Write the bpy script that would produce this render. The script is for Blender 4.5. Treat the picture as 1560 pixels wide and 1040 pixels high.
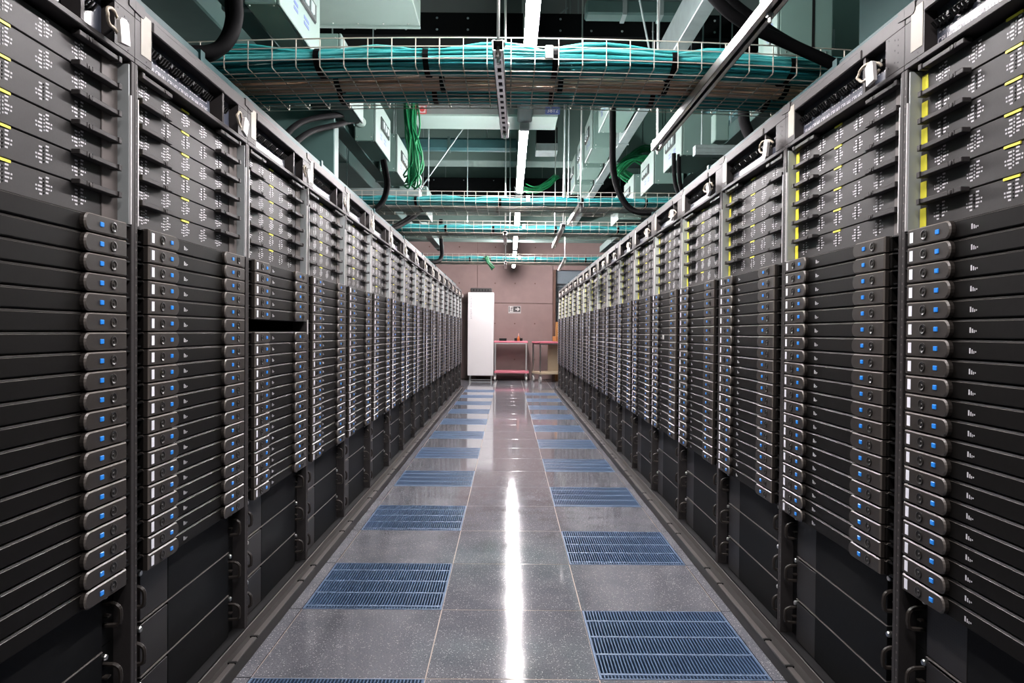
import bpy, math, random
from mathutils import Vector, Matrix

# ------------------------------------------------------------------ clean
for o in list(bpy.data.objects):
    bpy.data.objects.remove(o)
SC = bpy.context.scene
COL = SC.collection
random.seed(7)
PI = math.pi

# ------------------------------------------------------------------ camera
F_PX = 1074.0
cam_d = bpy.data.cameras.new('camera')
cam_d.sensor_width = 36.0
cam_d.lens = 36.0 * F_PX / 1560.0
cam_d.clip_start = 0.02
cam = bpy.data.objects.new('camera', cam_d)
COL.objects.link(cam)
vy = Vector((-5 / F_PX, 15 / F_PX, -1.0)).normalized()     # the aisle's direction in camera space
up = Vector((0.0085, 1.0, 0.0))
vz = (up - vy * up.dot(vy)).normalized()
vx = vy.cross(vz)
rot = Matrix((vx, vy, vz))
cam.matrix_world = Matrix.Translation((0, 0, 1.196)) @ rot.to_4x4()
SC.camera = cam

# ------------------------------------------------------------------ world, exposure, lights
w = bpy.data.worlds.new('hall_air')
SC.world = w
w.use_nodes = True
w.node_tree.nodes['Background'].inputs[0].default_value = (0.55, 0.75, 0.72, 1)
w.node_tree.nodes['Background'].inputs[1].default_value = 0.05
SC.view_settings.view_transform = 'Standard'
SC.view_settings.look = 'None'
SC.view_settings.gamma = 1.0
SC.view_settings.use_curve_mapping = False
SC.view_settings.exposure = 0.0
LAMP_L = 270.0          # luminance of the tubes over this aisle
SIDE_W = 40.0          # unseen lamps assumed over the neighbouring aisles, added for ambient light


def side_fill(x, y):
    d = bpy.data.lights.new('aisle_fill', 'AREA')
    d.shape = 'RECTANGLE'
    d.size = 0.12
    d.size_y = 2.4
    d.energy = SIDE_W
    d.color = (0.8, 1.0, 0.96)
    o = bpy.data.objects.new('aisle_fill', d)
    COL.objects.link(o)
    o.location = (x, y, 2.75)
    o.rotation_euler = (0, PI, 0)      # these uplight the services


# the lamp of the same row that hangs over the camera, outside the frame
d = bpy.data.lights.new('strip_light', 'AREA')
d.shape = 'RECTANGLE'
d.size = 0.07
d.size_y = 2.4
d.energy = 60
d.color = (1.0, 0.94, 0.95)
o = bpy.data.objects.new('strip_light', d)
COL.objects.link(o)
o.location = (0.105, 0.8, 2.74)


# ------------------------------------------------------------------ materials
def mat(name, col, rough=0.5, metal=0.0, var=0.12, scale=30.0, bump=0.0, spec=0.5, emit=None, coat=0.0, detail=3.0):
    m = bpy.data.materials.new(name)
    m.use_nodes = True
    nt = m.node_tree
    b = nt.nodes['Principled BSDF']
    b.inputs['Roughness'].default_value = rough
    b.inputs['Metallic'].default_value = metal
    b.inputs['Specular IOR Level'].default_value = spec
    if coat:
        b.inputs['Coat Weight'].default_value = coat
        b.inputs['Coat Roughness'].default_value = 0.08
    tc = nt.nodes.new('ShaderNodeTexCoord')
    nz = nt.nodes.new('ShaderNodeTexNoise')
    nz.inputs['Scale'].default_value = scale
    nz.inputs['Detail'].default_value = detail
    nt.links.new(tc.outputs['Object'], nz.inputs['Vector'])
    mx = nt.nodes.new('ShaderNodeMix')
    mx.data_type = 'RGBA'
    lo = [c * (1 - var) for c in col]
    hi = [min(1, c * (1 + var)) for c in col]
    mx.inputs[6].default_value = (*lo, 1)
    mx.inputs[7].default_value = (*hi, 1)
    nt.links.new(nz.outputs['Fac'], mx.inputs[0])
    nt.links.new(mx.outputs[2], b.inputs['Base Color'])
    if bump:
        bp = nt.nodes.new('ShaderNodeBump')
        bp.inputs['Strength'].default_value = bump
        bp.inputs['Distance'].default_value = 0.002
        nt.links.new(nz.outputs['Fac'], bp.inputs['Height'])
        nt.links.new(bp.outputs['Normal'], b.inputs['Normal'])
    if emit:
        b.inputs['Emission Color'].default_value = (*emit[0], 1)
        b.inputs['Emission Strength'].default_value = emit[1]
    return m


M = {}
M['rack_paint'] = mat('rack_paint', (0.037, 0.0335, 0.0332), 0.5, 0.0, 0.15, 60, 0, 0.15)
M['rack_dark'] = mat('rack_dark', (0.006, 0.006, 0.0065), 0.6, 0, 0.2, 30, 0, 0.2)
M['bezel'] = mat('bezel', (0.0058, 0.0052, 0.0047), 0.5, 0, 0.3, 90, 0.05, 0.1)
M['rim'] = mat('handle_rim', (0.115, 0.1, 0.088), 0.38, 0, 0.1)  # edge highlights of the handles put into the colour; also the servers' top lips
M['face'] = mat('front_paint', (0.1, 0.146, 0.131), 0.5, 0, 0.08, 6)
M['grey_box'] = mat('grey_box', (0.07, 0.075, 0.075), 0.5, 0, 0.05)
M['handle'] = mat('handle', (0.031, 0.0262, 0.023), 0.42, 0, 0.18, 120, 0.05, 0.3)
M['socket'] = mat('socket', (0.02, 0.018, 0.016), 0.3, 0, 0.1)
M['black'] = mat('black_plastic', (0.004, 0.004, 0.004), 0.5, 0, 0.2, 30, 0, 0.2)
M['steel'] = mat('steel', (0.62, 0.61, 0.59), 0.28, 1.0, 0.1)
M['galv'] = mat('galvanised', (0.17, 0.215, 0.212), 0.42, 0.35, 0.25, 14)
M['zinc'] = mat('zinc_flange', (0.32, 0.345, 0.345), 0.5, 0.0, 0.08)
M['white_edge'] = mat('white_edge', (0.62, 0.6, 0.6), 0.4, 0, 0.04)
M['blue'] = mat('blue_light', (0.02, 0.22, 0.7), 0.3, 0, 0.05, emit=((0.02, 0.28, 0.95), 0.16))
M['label'] = mat('paper_label', (0.88, 0.88, 0.95), 0.6, 0, 0.03)
M['cream'] = mat('cream_sticker', (0.27, 0.25, 0.21), 0.45, 0, 0.05, 30, 0, 0.15)
M['print'] = mat('white_print', (0.55, 0.54, 0.56), 0.6, 0, 0.05, 30, 0, 0.2)
M['panel'] = mat('switch_panel', (0.042, 0.04, 0.0395), 0.5, 0.0, 0.1, 220, 0.08, 0.15)
M['flange'] = mat('flange', (0.1, 0.088, 0.083), 0.5, 0, 0.08, 30, 0, 0.2)
M['yellow'] = mat('yellow_label', (0.82, 0.76, 0.06), 0.5, 0, 0.06)
M['breaker'] = mat('breaker_plate', (0.035, 0.04, 0.055), 0.3, 0, 0.08, 30, 0, 0.35)
M['chassis'] = mat('chassis_panel', (0.006, 0.0062, 0.0063), 0.5, 0, 0.25, 40, 0, 0.08)
M['edge'] = mat('bright_edge', (0.17, 0.155, 0.145), 0.4, 0.2, 0.1)
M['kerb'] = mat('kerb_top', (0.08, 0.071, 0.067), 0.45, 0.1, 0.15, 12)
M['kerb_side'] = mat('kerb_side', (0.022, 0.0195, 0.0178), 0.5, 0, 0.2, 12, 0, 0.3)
M['grille'] = mat('grille_paint', (0.012, 0.02, 0.034), 0.5, 0.1, 0.15, 20, 0, 0.2)
M['grille_bar'] = mat('grille_bar', (0.062, 0.112, 0.205), 0.36, 0.15, 0.15, 20)
M['grille_rim'] = mat('grille_rim', (0.13, 0.19, 0.29), 0.36, 0.15, 0.12, 20)
M['void'] = mat('underfloor', (0.006, 0.008, 0.014), 0.9, 0, 0.2)
M['filler'] = mat('joint_filler', (0.36, 0.29, 0.25), 0.6, 0, 0.1)
M['pale'] = mat('pale_green_paint', (0.088, 0.145, 0.127), 0.5, 0, 0.08, 6, 0, 0.3)
M['pale2'] = mat('pale_paint', (0.185, 0.255, 0.23), 0.45, 0, 0.06, 6)
M['duct'] = mat('duct_metal', (0.04, 0.078, 0.072), 0.45, 0.2, 0.25, 5, 0, 0.3)
M['channel'] = mat('dark_teal_channel', (0.014, 0.04, 0.042), 0.5, 0.0, 0.25, 5, 0, 0.15)
M['teal_duct'] = mat('teal_duct', (0.03, 0.085, 0.09), 0.45, 0.15, 0.25, 4, 0, 0.3)
M['ceil'] = mat('ceiling_concrete', (0.078, 0.126, 0.111), 0.8, 0, 0.12, 2.5, 0.1)
M['beam'] = mat('black_trunking', (0.0025, 0.003, 0.0032), 0.6, 0, 0.3, 30, 0, 0.03)
M['rubber'] = mat('black_rubber', (0.0035, 0.0035, 0.0038), 0.65, 0, 0.2, 30, 0, 0.03)
M['wire'] = mat('zinc_wire', (0.42, 0.395, 0.335), 0.35, 0.3, 0.1)
M['aqua'] = mat('aqua_cable', (0.028, 0.27, 0.275), 0.4, 0, 0.35, 9, 0, 0.3)
M['aqua_shade'] = mat('shaded_aqua_cable', (0.011, 0.14, 0.155), 0.4, 0, 0.35, 9, 0, 0.3)  # darker copy of aqua, shading between strands put into the colour
M['aqua_l'] = mat('light_aqua_cable', (0.08, 0.38, 0.38), 0.4, 0, 0.3, 9, 0, 0.3)
M['beige'] = mat('beige_cable', (0.75, 0.56, 0.42), 0.42, 0, 0.25, 9, 0, 0.3)
M['beige_d'] = mat('brown_cable', (0.5, 0.36, 0.26), 0.42, 0, 0.25, 9, 0, 0.3)
M['grey_cable'] = mat('grey_cable', (0.2, 0.235, 0.215), 0.38, 0, 0.25, 9)
M['green'] = mat('green_cable', (0.004, 0.1, 0.035), 0.5, 0, 0.25, 9, 0, 0.2)
M['lamp_white'] = mat('lamp_housing', (0.4, 0.42, 0.41), 0.4, 0, 0.03)
M['tube'] = mat('lamp_tube', (1, 1, 1), 0.4, 0, 0.0, emit=((1.0, 0.94, 0.95), LAMP_L))
M['concrete'] = mat('pink_concrete', (0.2, 0.135, 0.127), 0.75, 0, 0.12, 5, 0.2)
M['concrete_dark'] = mat('grey_wall', (0.12, 0.135, 0.13), 0.8, 0, 0.1, 3)
M['brown'] = mat('brown_reveal', (0.09, 0.042, 0.028), 0.6, 0, 0.2)
M['shutter'] = mat('blue_grey_shutter', (0.13, 0.16, 0.185), 0.5, 0.0, 0.1)
M['cabinet'] = mat('white_cabinet', (0.6, 0.57, 0.57), 0.35, 0, 0.02, 3)
M['grey_print'] = mat('grey_print', (0.4, 0.38, 0.4), 0.6, 0, 0.05)
M['pink'] = mat('pink_laminate', (0.55, 0.15, 0.2), 0.4, 0, 0.08)
M['wood'] = mat('pale_wood', (0.42, 0.33, 0.23), 0.5, 0, 0.12, 8)
M['cardboard'] = mat('cardboard', (0.33, 0.15, 0.04), 0.7, 0, 0.1)
M['paper'] = mat('pink_paper', (0.6, 0.34, 0.3), 0.7, 0, 0.05)
M['orange'] = mat('orange_plastic', (0.5, 0.14, 0.04), 0.4, 0, 0.05)
M['castor'] = mat('castor_white', (0.45, 0.43, 0.42), 0.4, 0, 0.05)
M['sign_black'] = mat('sign_dark', (0.03, 0.025, 0.025), 0.4, 0, 0.05)
M['sign_white'] = mat('sign_white', (0.42, 0.4, 0.39), 0.5, 0, 0.05)
M['sign_blue'] = mat('sign_blue', (0.03, 0.05, 0.16), 0.5, 0, 0.05)
M['sign_red'] = mat('sign_red', (0.35, 0.03, 0.03), 0.5, 0, 0.05)
M['glass_dark'] = mat('display_window', (0.03, 0.035, 0.035), 0.12, 0, 0.2)
M['tag_loop'] = mat('cream_cord', (0.42, 0.36, 0.28), 0.5, 0, 0.08)
M['tag'] = mat('white_tag', (0.5, 0.48, 0.46), 0.5, 0, 0.03)


def perforated(name, base):
    m = mat(name, base, 0.45, 0, 0.2, 50)
    nt = m.node_tree
    b = nt.nodes['Principled BSDF']
    tc = nt.nodes.new('ShaderNodeTexCoord')
    vo = nt.nodes.new('ShaderNodeTexVoronoi')
    vo.inputs['Scale'].default_value = 140
    vo.inputs['Randomness'].default_value = 0.0
    nt.links.new(tc.outputs['Object'], vo.inputs['Vector'])
    rp = nt.nodes.new('ShaderNodeValToRGB')
    rp.color_ramp.elements[0].position = 0.28
    rp.color_ramp.elements[0].color = (0.004, 0.004, 0.004, 1)
    rp.color_ramp.elements[1].position = 0.42
    rp.color_ramp.elements[1].color = (*base, 1)
    nt.links.new(vo.outputs['Distance'], rp.inputs[0])
    nt.links.new(rp.outputs[0], b.inputs['Base Color'])
    return m


M['perf'] = perforated('perforated_steel', (0.015, 0.0125, 0.0115))


def terrazzo():
    m = bpy.data.materials.new('terrazzo')
    m.use_nodes = True
    nt = m.node_tree
    b = nt.nodes['Principled BSDF']
    tc = nt.nodes.new('ShaderNodeTexCoord')
    oi = nt.nodes.new('ShaderNodeObjectInfo')
    ad = nt.nodes.new('ShaderNodeVectorMath')
    ad.operation = 'ADD'
    sc = nt.nodes.new('ShaderNodeVectorMath')
    sc.operation = 'SCALE'
    sc.inputs[3].default_value = 1.0
    nt.links.new(oi.outputs['Location'], sc.inputs[0])
    nt.links.new(tc.outputs['Object'], ad.inputs[0])
    nt.links.new(sc.outputs[0], ad.inputs[1])
    base = nt.nodes.new('ShaderNodeTexNoise')
    base.inputs['Scale'].default_value = 170
    base.inputs['Detail'].default_value = 4
    big = nt.nodes.new('ShaderNodeTexNoise')
    big.inputs['Scale'].default_value = 5
    vo = nt.nodes.new('ShaderNodeTexVoronoi')
    vo.inputs['Scale'].default_value = 210
    for n in (base, big, vo):
        nt.links.new(ad.outputs[0], n.inputs['Vector'])
    r1 = nt.nodes.new('ShaderNodeValToRGB')
    r1.color_ramp.elements[0].position = 0.3
    r1.color_ramp.elements[0].color = (0.08, 0.084, 0.098, 1)
    r1.color_ramp.elements[1].position = 0.72
    r1.color_ramp.elements[1].color = (0.183, 0.187, 0.212, 1)
    nt.links.new(base.outputs['Fac'], r1.inputs[0])
    # white chips: the few Voronoi cells whose random colour is high
    sep = nt.nodes.new('ShaderNodeSeparateColor')
    nt.links.new(vo.outputs['Color'], sep.inputs[0])
    gt = nt.nodes.new('ShaderNodeMath')
    gt.operation = 'GREATER_THAN'
    gt.inputs[1].default_value = 0.9
    nt.links.new(sep.outputs[0], gt.inputs[0])
    lt = nt.nodes.new('ShaderNodeMath')
    lt.operation = 'LESS_THAN'
    lt.inputs[1].default_value = 0.42
    nt.links.new(vo.outputs['Distance'], lt.inputs[0])
    mu = nt.nodes.new('ShaderNodeMath')
    mu.operation = 'MULTIPLY'
    nt.links.new(gt.outputs[0], mu.inputs[0])
    nt.links.new(lt.outputs[0], mu.inputs[1])
    mx = nt.nodes.new('ShaderNodeMix')
    mx.data_type = 'RGBA'
    mx.inputs[7].default_value = (0.47, 0.455, 0.48, 1)
    nt.links.new(mu.outputs[0], mx.inputs[0])
    nt.links.new(r1.outputs[0], mx.inputs[6])
    m2 = nt.nodes.new('ShaderNodeMix')
    m2.data_type = 'RGBA'
    m2.blend_type = 'MULTIPLY'
    m2.inputs[0].default_value = 1.0
    r2 = nt.nodes.new('ShaderNodeValToRGB')
    r2.color_ramp.elements[0].position = 0.3
    r2.color_ramp.elements[0].color = (0.82, 0.82, 0.82, 1)
    r2.color_ramp.elements[1].position = 0.7
    r2.color_ramp.elements[1].color = (1.12, 1.1, 1.08, 1)
    nt.links.new(big.outputs['Fac'], r2.inputs[0])
    nt.links.new(mx.outputs[2], m2.inputs[6])
    nt.links.new(r2.outputs[0], m2.inputs[7])
    nt.links.new(m2.outputs[2], b.inputs['Base Color'])
    rr = nt.nodes.new('ShaderNodeMapRange')
    rr.inputs['To Min'].default_value = 0.05
    rr.inputs['To Max'].default_value = 0.11
    nt.links.new(big.outputs['Fac'], rr.inputs['Value'])
    nt.links.new(rr.outputs[0], b.inputs['Roughness'])
    b.inputs['Specular IOR Level'].default_value = 0.6
    return m


M['terrazzo'] = terrazzo()


# ------------------------------------------------------------------ mesh helpers
class MB:
    """collects vertices and faces for one mesh; mi = material index of the next faces"""

    def __init__(s):
        s.v, s.f, s.m, s.mi = [], [], [], 0

    def face(s, idx):
        s.f.append(idx)
        s.m.append(s.mi)

    def quad(s, a, b, c, d):
        n = len(s.v)
        s.v += [a, b, c, d]
        s.face((n, n + 1, n + 2, n + 3))
        return s

    def box(s, x0, x1, y0, y1, z0, z1, c=0.0):
        x0, x1 = min(x0, x1), max(x0, x1)
        y0, y1 = min(y0, y1), max(y0, y1)
        z0, z1 = min(z0, z1), max(z0, z1)
        n = len(s.v)
        if c <= 0:
            s.v += [(x, y, z) for z in (z0, z1) for x, y in ((x0, y0), (x1, y0), (x1, y1), (x0, y1))]
            for q in ((0, 3, 2, 1), (4, 5, 6, 7), (0, 1, 5, 4), (1, 2, 6, 5), (2, 3, 7, 6), (3, 0, 4, 7)):
                s.face(tuple(n + i for i in q))
            return s
        L, H = (x0, y0, z0), (x1, y1, z1)
        ids = {}
        for ix in (0, 1):
            for iy in (0, 1):
                for iz in (0, 1):
                    i3 = (ix, iy, iz)
                    for ax in range(3):
                        p = []
                        for k in range(3):
                            e = (L[k], H[k])[i3[k]]
                            if k != ax:
                                e += c if i3[k] == 0 else -c
                            p.append(e)
                        ids[(i3, ax)] = len(s.v)
                        s.v.append(tuple(p))

        def add(lst):
            pts = [Vector(s.v[i]) for i in lst]
            ctr = sum(pts, Vector()) / len(pts)
            nrm = (pts[1] - pts[0]).cross(pts[2] - pts[0])
            mid = Vector(((x0 + x1) / 2, (y0 + y1) / 2, (z0 + z1) / 2))
            if nrm.dot(ctr - mid) < 0:
                lst = lst[::-1]
            s.face(tuple(lst))
        for ax in range(3):
            o1, o2 = [k for k in range(3) if k != ax]
            for sd in (0, 1):
                loop = []
                for a, b in ((0, 0), (1, 0), (1, 1), (0, 1)):
                    k = [0, 0, 0]
                    k[ax], k[o1], k[o2] = sd, a, b
                    loop.append(ids[(tuple(k), ax)])
                add(loop)
            for a in (0, 1):
                for b in (0, 1):
                    k0, k1 = [0, 0, 0], [0, 0, 0]
                    k0[o1], k0[o2], k1[o1], k1[o2] = a, b, a, b
                    k0[ax], k1[ax] = 0, 1
                    k0, k1 = tuple(k0), tuple(k1)
                    add([ids[(k0, o1)], ids[(k1, o1)], ids[(k1, o2)], ids[(k0, o2)]])
        for ix in (0, 1):
            for iy in (0, 1):
                for iz in (0, 1):
                    add([ids[((ix, iy, iz), a)] for a in range(3)])
        return s

    def prism(s, pts, axis, a, b, inset=0.0, ins_pts=None, ins_b=None):
        """extrude the 2-D outline pts along axis from a to b (and on to ins_pts at ins_b)"""
        def P(q, t):
            return {0: (t, q[0], q[1]), 1: (q[0], t, q[1]), 2: (q[0], q[1], t)}[axis]
        rings = [(pts, a), (pts, b)]
        if ins_pts:
            rings.append((ins_pts, ins_b))
        n0, k = len(s.v), len(pts)
        for r, t in rings:
            s.v += [P(q, t) for q in r]
        for r in range(len(rings) - 1):
            for i in range(k):
                j = (i + 1) % k
                s.face((n0 + r * k + i, n0 + r * k + j, n0 + (r + 1) * k + j, n0 + (r + 1) * k + i))
        s.face(tuple(n0 + i for i in range(k))[::-1])
        s.face(tuple(n0 + (len(rings) - 1) * k + i for i in range(k)))
        return s

    def tube(s, path, r, n=6, smooth=0, caps=True):
        pts = [Vector(p) for p in path]
        if smooth and len(pts) > 2:
            out = []
            for i in range(len(pts) - 1):
                p0, p1, p2 = pts[max(i - 1, 0)], pts[i], pts[i + 1]
                p3 = pts[min(i + 2, len(pts) - 1)]
                for k in range(smooth):
                    t = k / smooth
                    out.append(0.5 * ((2 * p1) + (p2 - p0) * t + (2 * p0 - 5 * p1 + 4 * p2 - p3) * t * t
                                      + (3 * p1 - p0 - 3 * p2 + p3) * t ** 3))
            out.append(pts[-1])
            pts = out
        n0 = len(s.v)
        nrm = None
        for i, p in enumerate(pts):
            t = (pts[min(i + 1, len(pts) - 1)] - pts[max(i - 1, 0)]).normalized()
            if nrm is None:
                nrm = t.orthogonal().normalized()
            else:
                nrm = (nrm - t * nrm.dot(t)).normalized()
            bn = t.cross(nrm)
            for k in range(n):
                a = 2 * PI * k / n
                s.v.append(tuple(p + nrm * (r * math.cos(a)) + bn * (r * math.sin(a))))
        for i in range(len(pts) - 1):
            for k in range(n):
                j = (k + 1) % n
                s.face((n0 + i * n + k, n0 + i * n + j, n0 + (i + 1) * n + j, n0 + (i + 1) * n + k))
        if caps:
            s.face(tuple(n0 + k for k in range(n))[::-1])
            e = n0 + (len(pts) - 1) * n
            s.face(tuple(e + k for k in range(n)))
        return s

    def lathe(s, prof, origin, axis, n=12):
        """profile [(radius, t)] turned about an axis through origin"""
        ax = Vector(axis).normalized()
        u = ax.orthogonal().normalized()
        v = ax.cross(u)
        n0, o = len(s.v), Vector(origin)
        for r, t in prof:
            for k in range(n):
                a = 2 * PI * k / n
                s.v.append(tuple(o + ax * t + u * (r * math.cos(a)) + v * (r * math.sin(a))))
        for i in range(len(prof) - 1):
            for k in range(n):
                j = (k + 1) % n
                s.face((n0 + i * n + k, n0 + i * n + j, n0 + (i + 1) * n + j, n0 + (i + 1) * n + k))
        s.face(tuple(n0 + k for k in range(n))[::-1])
        e = n0 + (len(prof) - 1) * n
        s.face(tuple(e + k for k in range(n)))
        return s

    def mesh(s, name, mats, smooth=False):
        me = bpy.data.meshes.new(name)
        me.from_pydata(s.v, [], s.f)
        for m in (mats if isinstance(mats, (list, tuple)) else [mats]):
            me.materials.append(M[m])
        me.polygons.foreach_set('material_index', s.m)
        if smooth:
            me.polygons.foreach_set('use_smooth', [True] * len(s.f))
        me.update()
        return me


STUFF = {'screw_holes', 'unit_marks', 'toggles', 'printed_dashes', 'printed_words', 'printed_mark', 'printed_legend', 'port_lights', 'printed_plates',
         'screws', 'bolts', 'cross_wires', 'long_wires', 'damper_blades', 'tie_hole', 'vent_slots', 'dark_field', 'digits', 'symbol', 'figure', 'breaker_levers', 'ribs'}


def put(name, me, parent=None, loc=None, rotz=0.0):
    o = bpy.data.objects.new(name, me)
    if name in STUFF:
        o['kind'] = 'stuff'
    COL.objects.link(o)
    if parent is not None:
        o.parent = parent
    if loc is not None:
        o.location = loc
    if rotz:
        o.rotation_euler = (0, 0, rotz)
    return o


def thing(name, label, cat, loc=(0, 0, 0), rotz=0.0, group=None, me=None):
    o = put(name, me, None, loc, rotz)
    o['label'] = label
    o['category'] = cat
    if group:
        o['group'] = group
    return o


def structure(name, me, parent=None, loc=None):
    o = put(name, me, parent, loc)
    if parent is None:
        o['kind'] = 'structure'
    return o


def box_mesh(name, m, x0, x1, y0, y1, z0, z1, c=0.0):
    return MB().box(x0, x1, y0, y1, z0, z1, c).mesh(name, m)


ORD = ['', 'first', 'second', 'third', 'fourth', 'fifth', 'sixth', 'seventh', 'eighth', 'ninth', 'tenth', 'eleventh',
       'twelfth', 'thirteenth', 'fourteenth', 'fifteenth', 'sixteenth', 'seventeenth', 'eighteenth', 'nineteenth',
       'twentieth']

# ------------------------------------------------------------------ the hall
XL, XR, Y0, PITCH = -0.985, 1.035, 1.86, 0.8     # rack fronts, first joint between racks, rack width
YEND = Y0 + 16 * PITCH
WALL_Y = 17.68
CEIL = 4.9

floor = structure('floor', MB().box(-5, 5, -2.5, 19.2, -0.42, -0.4).mesh('subfloor', 'void'))
put('side_slab', box_mesh('side_slab', 'concrete_dark', -5, -0.937, -2.5, YEND + 0.155, -0.05, -0.004), floor)
put('side_slab', box_mesh('side_slab', 'concrete_dark', 0.987, 5, -2.5, YEND + 0.155, -0.05, -0.004), floor)

structure('ceiling', box_mesh('ceiling', 'ceil', -5, 5, -2.5, 19.2, CEIL, CEIL + 0.1))
structure('wall_left', box_mesh('wall_left', 'concrete_dark', -5.1, -5, -2.5, 19.2, -0.4, CEIL))
structure('wall_right', box_mesh('wall_right', 'concrete_dark', 5, 5.1, -2.5, 19.2, -0.4, CEIL))
structure('wall_front', box_mesh('wall_front', 'concrete_dark', -5, 5, -2.6, -2.5, -0.4, CEIL))
wall = structure('wall_back', box_mesh('wall_back', 'brown', -5, 1.1, WALL_Y + 0.03, WALL_Y + 0.2, -0.4, CEIL))
# cast concrete panels with recessed joints
for x0, x1 in ((-5, -3.2), (-3.2, -0.8), (-0.8, 1.1)):
    for z0, z1 in ((0, 1.905), (1.905, CEIL)):
        mb = MB().box(x0 + 0.004, x1 - 0.004, WALL_Y, WALL_Y + 0.04, z0 + 0.004, z1 - 0.004, 0.006)
        put('concrete_panel', mb.mesh('concrete_panel', 'concrete'), wall)
        tie = MB()
        for tx in (x0 + 0.45, (x0 + x1) / 2, x1 - 0.45):
            for tz in (z0 + 0.5, min(z0 + 1.4, z1 - 0.4)):
                tie.lathe([(0.018, 0), (0.018, 0.0015)], (tx, WALL_Y, tz), (0, -1, 0), 10)
        put('tie_hole', tie.mesh('tie_hole', 'brown'), wall)
structure('trim_1', box_mesh('reveal', 'brown', 1.1, 1.17, WALL_Y - 0.03, WALL_Y + 0.24, 0, 2.75))
structure('trim_2', box_mesh('lintel', 'concrete', 1.1, 5, WALL_Y, WALL_Y + 0.24, 2.75, CEIL))
door = structure('door_1', box_mesh('door_back', 'shutter', 1.17, 5, 17.92, 18.0, -0.05, 2.75))
for k in range(22):
    z0 = 0.0 + k * 0.122
    put('shutter_slat', box_mesh('shutter_slat', 'shutter', 1.18, 4.98, 17.88, 17.93, z0 + 0.004, z0 + 0.12, 0.01), door)
put('shutter_box', box_mesh('shutter_box', 'shutter', 1.18, 4.98, 17.72, 17.92, 2.4, 2.74, 0.02), door)

# floor tiles and the blue grilles let into the floor
TW = 0.6
tile_mb = MB().box(0.0022, TW - 0.0022, 0.0022, TW - 0.0022, -0.03, 0.0, 0.0012)
tile_mb.mi = 1
tile_mb.box(0.0, TW, 0.0, TW, -0.028, -0.0012)
tile_me = tile_mb.mesh('floor_tile', ['terrazzo', 'filler'])
strip_l = MB().box(-0.06, -0.0022, 0.0022, TW - 0.0022, -0.03, 0.0).mesh('floor_strip', 'terrazzo')
strip_r = MB().box(0.0022, 0.064, 0.0022, TW - 0.0022, -0.03, 0.0).mesh('floor_strip', 'terrazzo')
SX = -0.277
ROW0 = 3.015 - 3 * 0.602
TP = 0.602


def grille_frame(me_name):
    mb = MB()
    t = 0.007
    for b in ((0.001, TW - 0.001, 0.001, t), (0.001, TW - 0.001, TW - t, TW - 0.001), (0.001, t, t, TW - t), (TW - t, TW - 0.001, t, TW - t)):
        mb.box(b[0], b[1], b[2], b[3], -0.03, 0.001, 0.0015)
    return mb.mesh(me_name, 'grille_rim')


gr_frame = grille_frame('grille_frame')
gr_slat = MB().box(-0.0028, 0.0028, 0.007, TW - 0.007, -0.028, 0.0, 0.001).mesh('slat', 'grille_bar')
gr_bar = MB().box(0.007, TW - 0.007, -0.0065, 0.0065, -0.022, 0.0012, 0.001).mesh('cross_bar', 'grille_rim')
gr_pan = MB().box(0.004, TW - 0.004, 0.004, TW - 0.004, -0.2, -0.19).mesh('damper', 'void')
gr_dam = MB()
for k in range(12):
    gr_dam.box(0.01, TW - 0.01, 0.03 + k * 0.046, 0.046 + k * 0.046, -0.075, -0.055)
gr_dam = gr_dam.mesh('damper_blades', 'grille')
NS = 48
slat_all = MB()
for k in range(NS):
    x = 0.0124 * (k + 0.5) + 0.0024
    slat_all.box(x - 0.0028, x + 0.0028, 0.007, TW - 0.007, -0.028, 0.0)
slat_all = slat_all.mesh('slats', 'grille_bar')


def grille(x, y, n, side):
    t = thing('floor_grille', 'blue slatted floor grille, %s from the camera along the %s tile column' % (ORD[n], side), 'grille',
              (x, y, 0), group='floor grilles')
    put('frame', gr_frame, t)
    put('damper', gr_pan, t)
    put('damper_blades', gr_dam, t)
    for v in (0.036, 0.19, 0.34, 0.491):
        put('cross_bar', gr_bar, t, (0, v, 0))
    if y < 5.0:
        for k in range(NS):
            put('slat', gr_slat, t, (0.0124 * (k + 0.5) + 0.0024, 0, 0))
    else:
        o = put('slats', slat_all, t)
        o['kind'] = 'stuff'


nl = nr = 0
for r in range(-4, 30):
    y = ROW0 + r * TP
    if y > WALL_Y:
        break
    cols = range(-1, 2) if y < YEND + 0.1 else range(-8, 9)
    for c in cols:
        x = SX + c * 0.6
        if y > 1.2 and y < YEND - 0.3 and c == -1 and r % 2 == 1:
            nl += 1
            grille(x, y, nl, 'left')
            continue
        if y > 1.2 and y < YEND - 0.3 and c == 1 and r % 2 == 0:
            nr += 1
            grille(x, y, nr, 'right')
            continue
        put('floor_tile', tile_me, floor, (x, y, 0))
    if y < YEND + 0.1:
        put('floor_tile', strip_l, floor, (SX - 0.6, y, 0))
        put('floor_tile', strip_r, floor, (SX + 1.2, y, 0))

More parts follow.
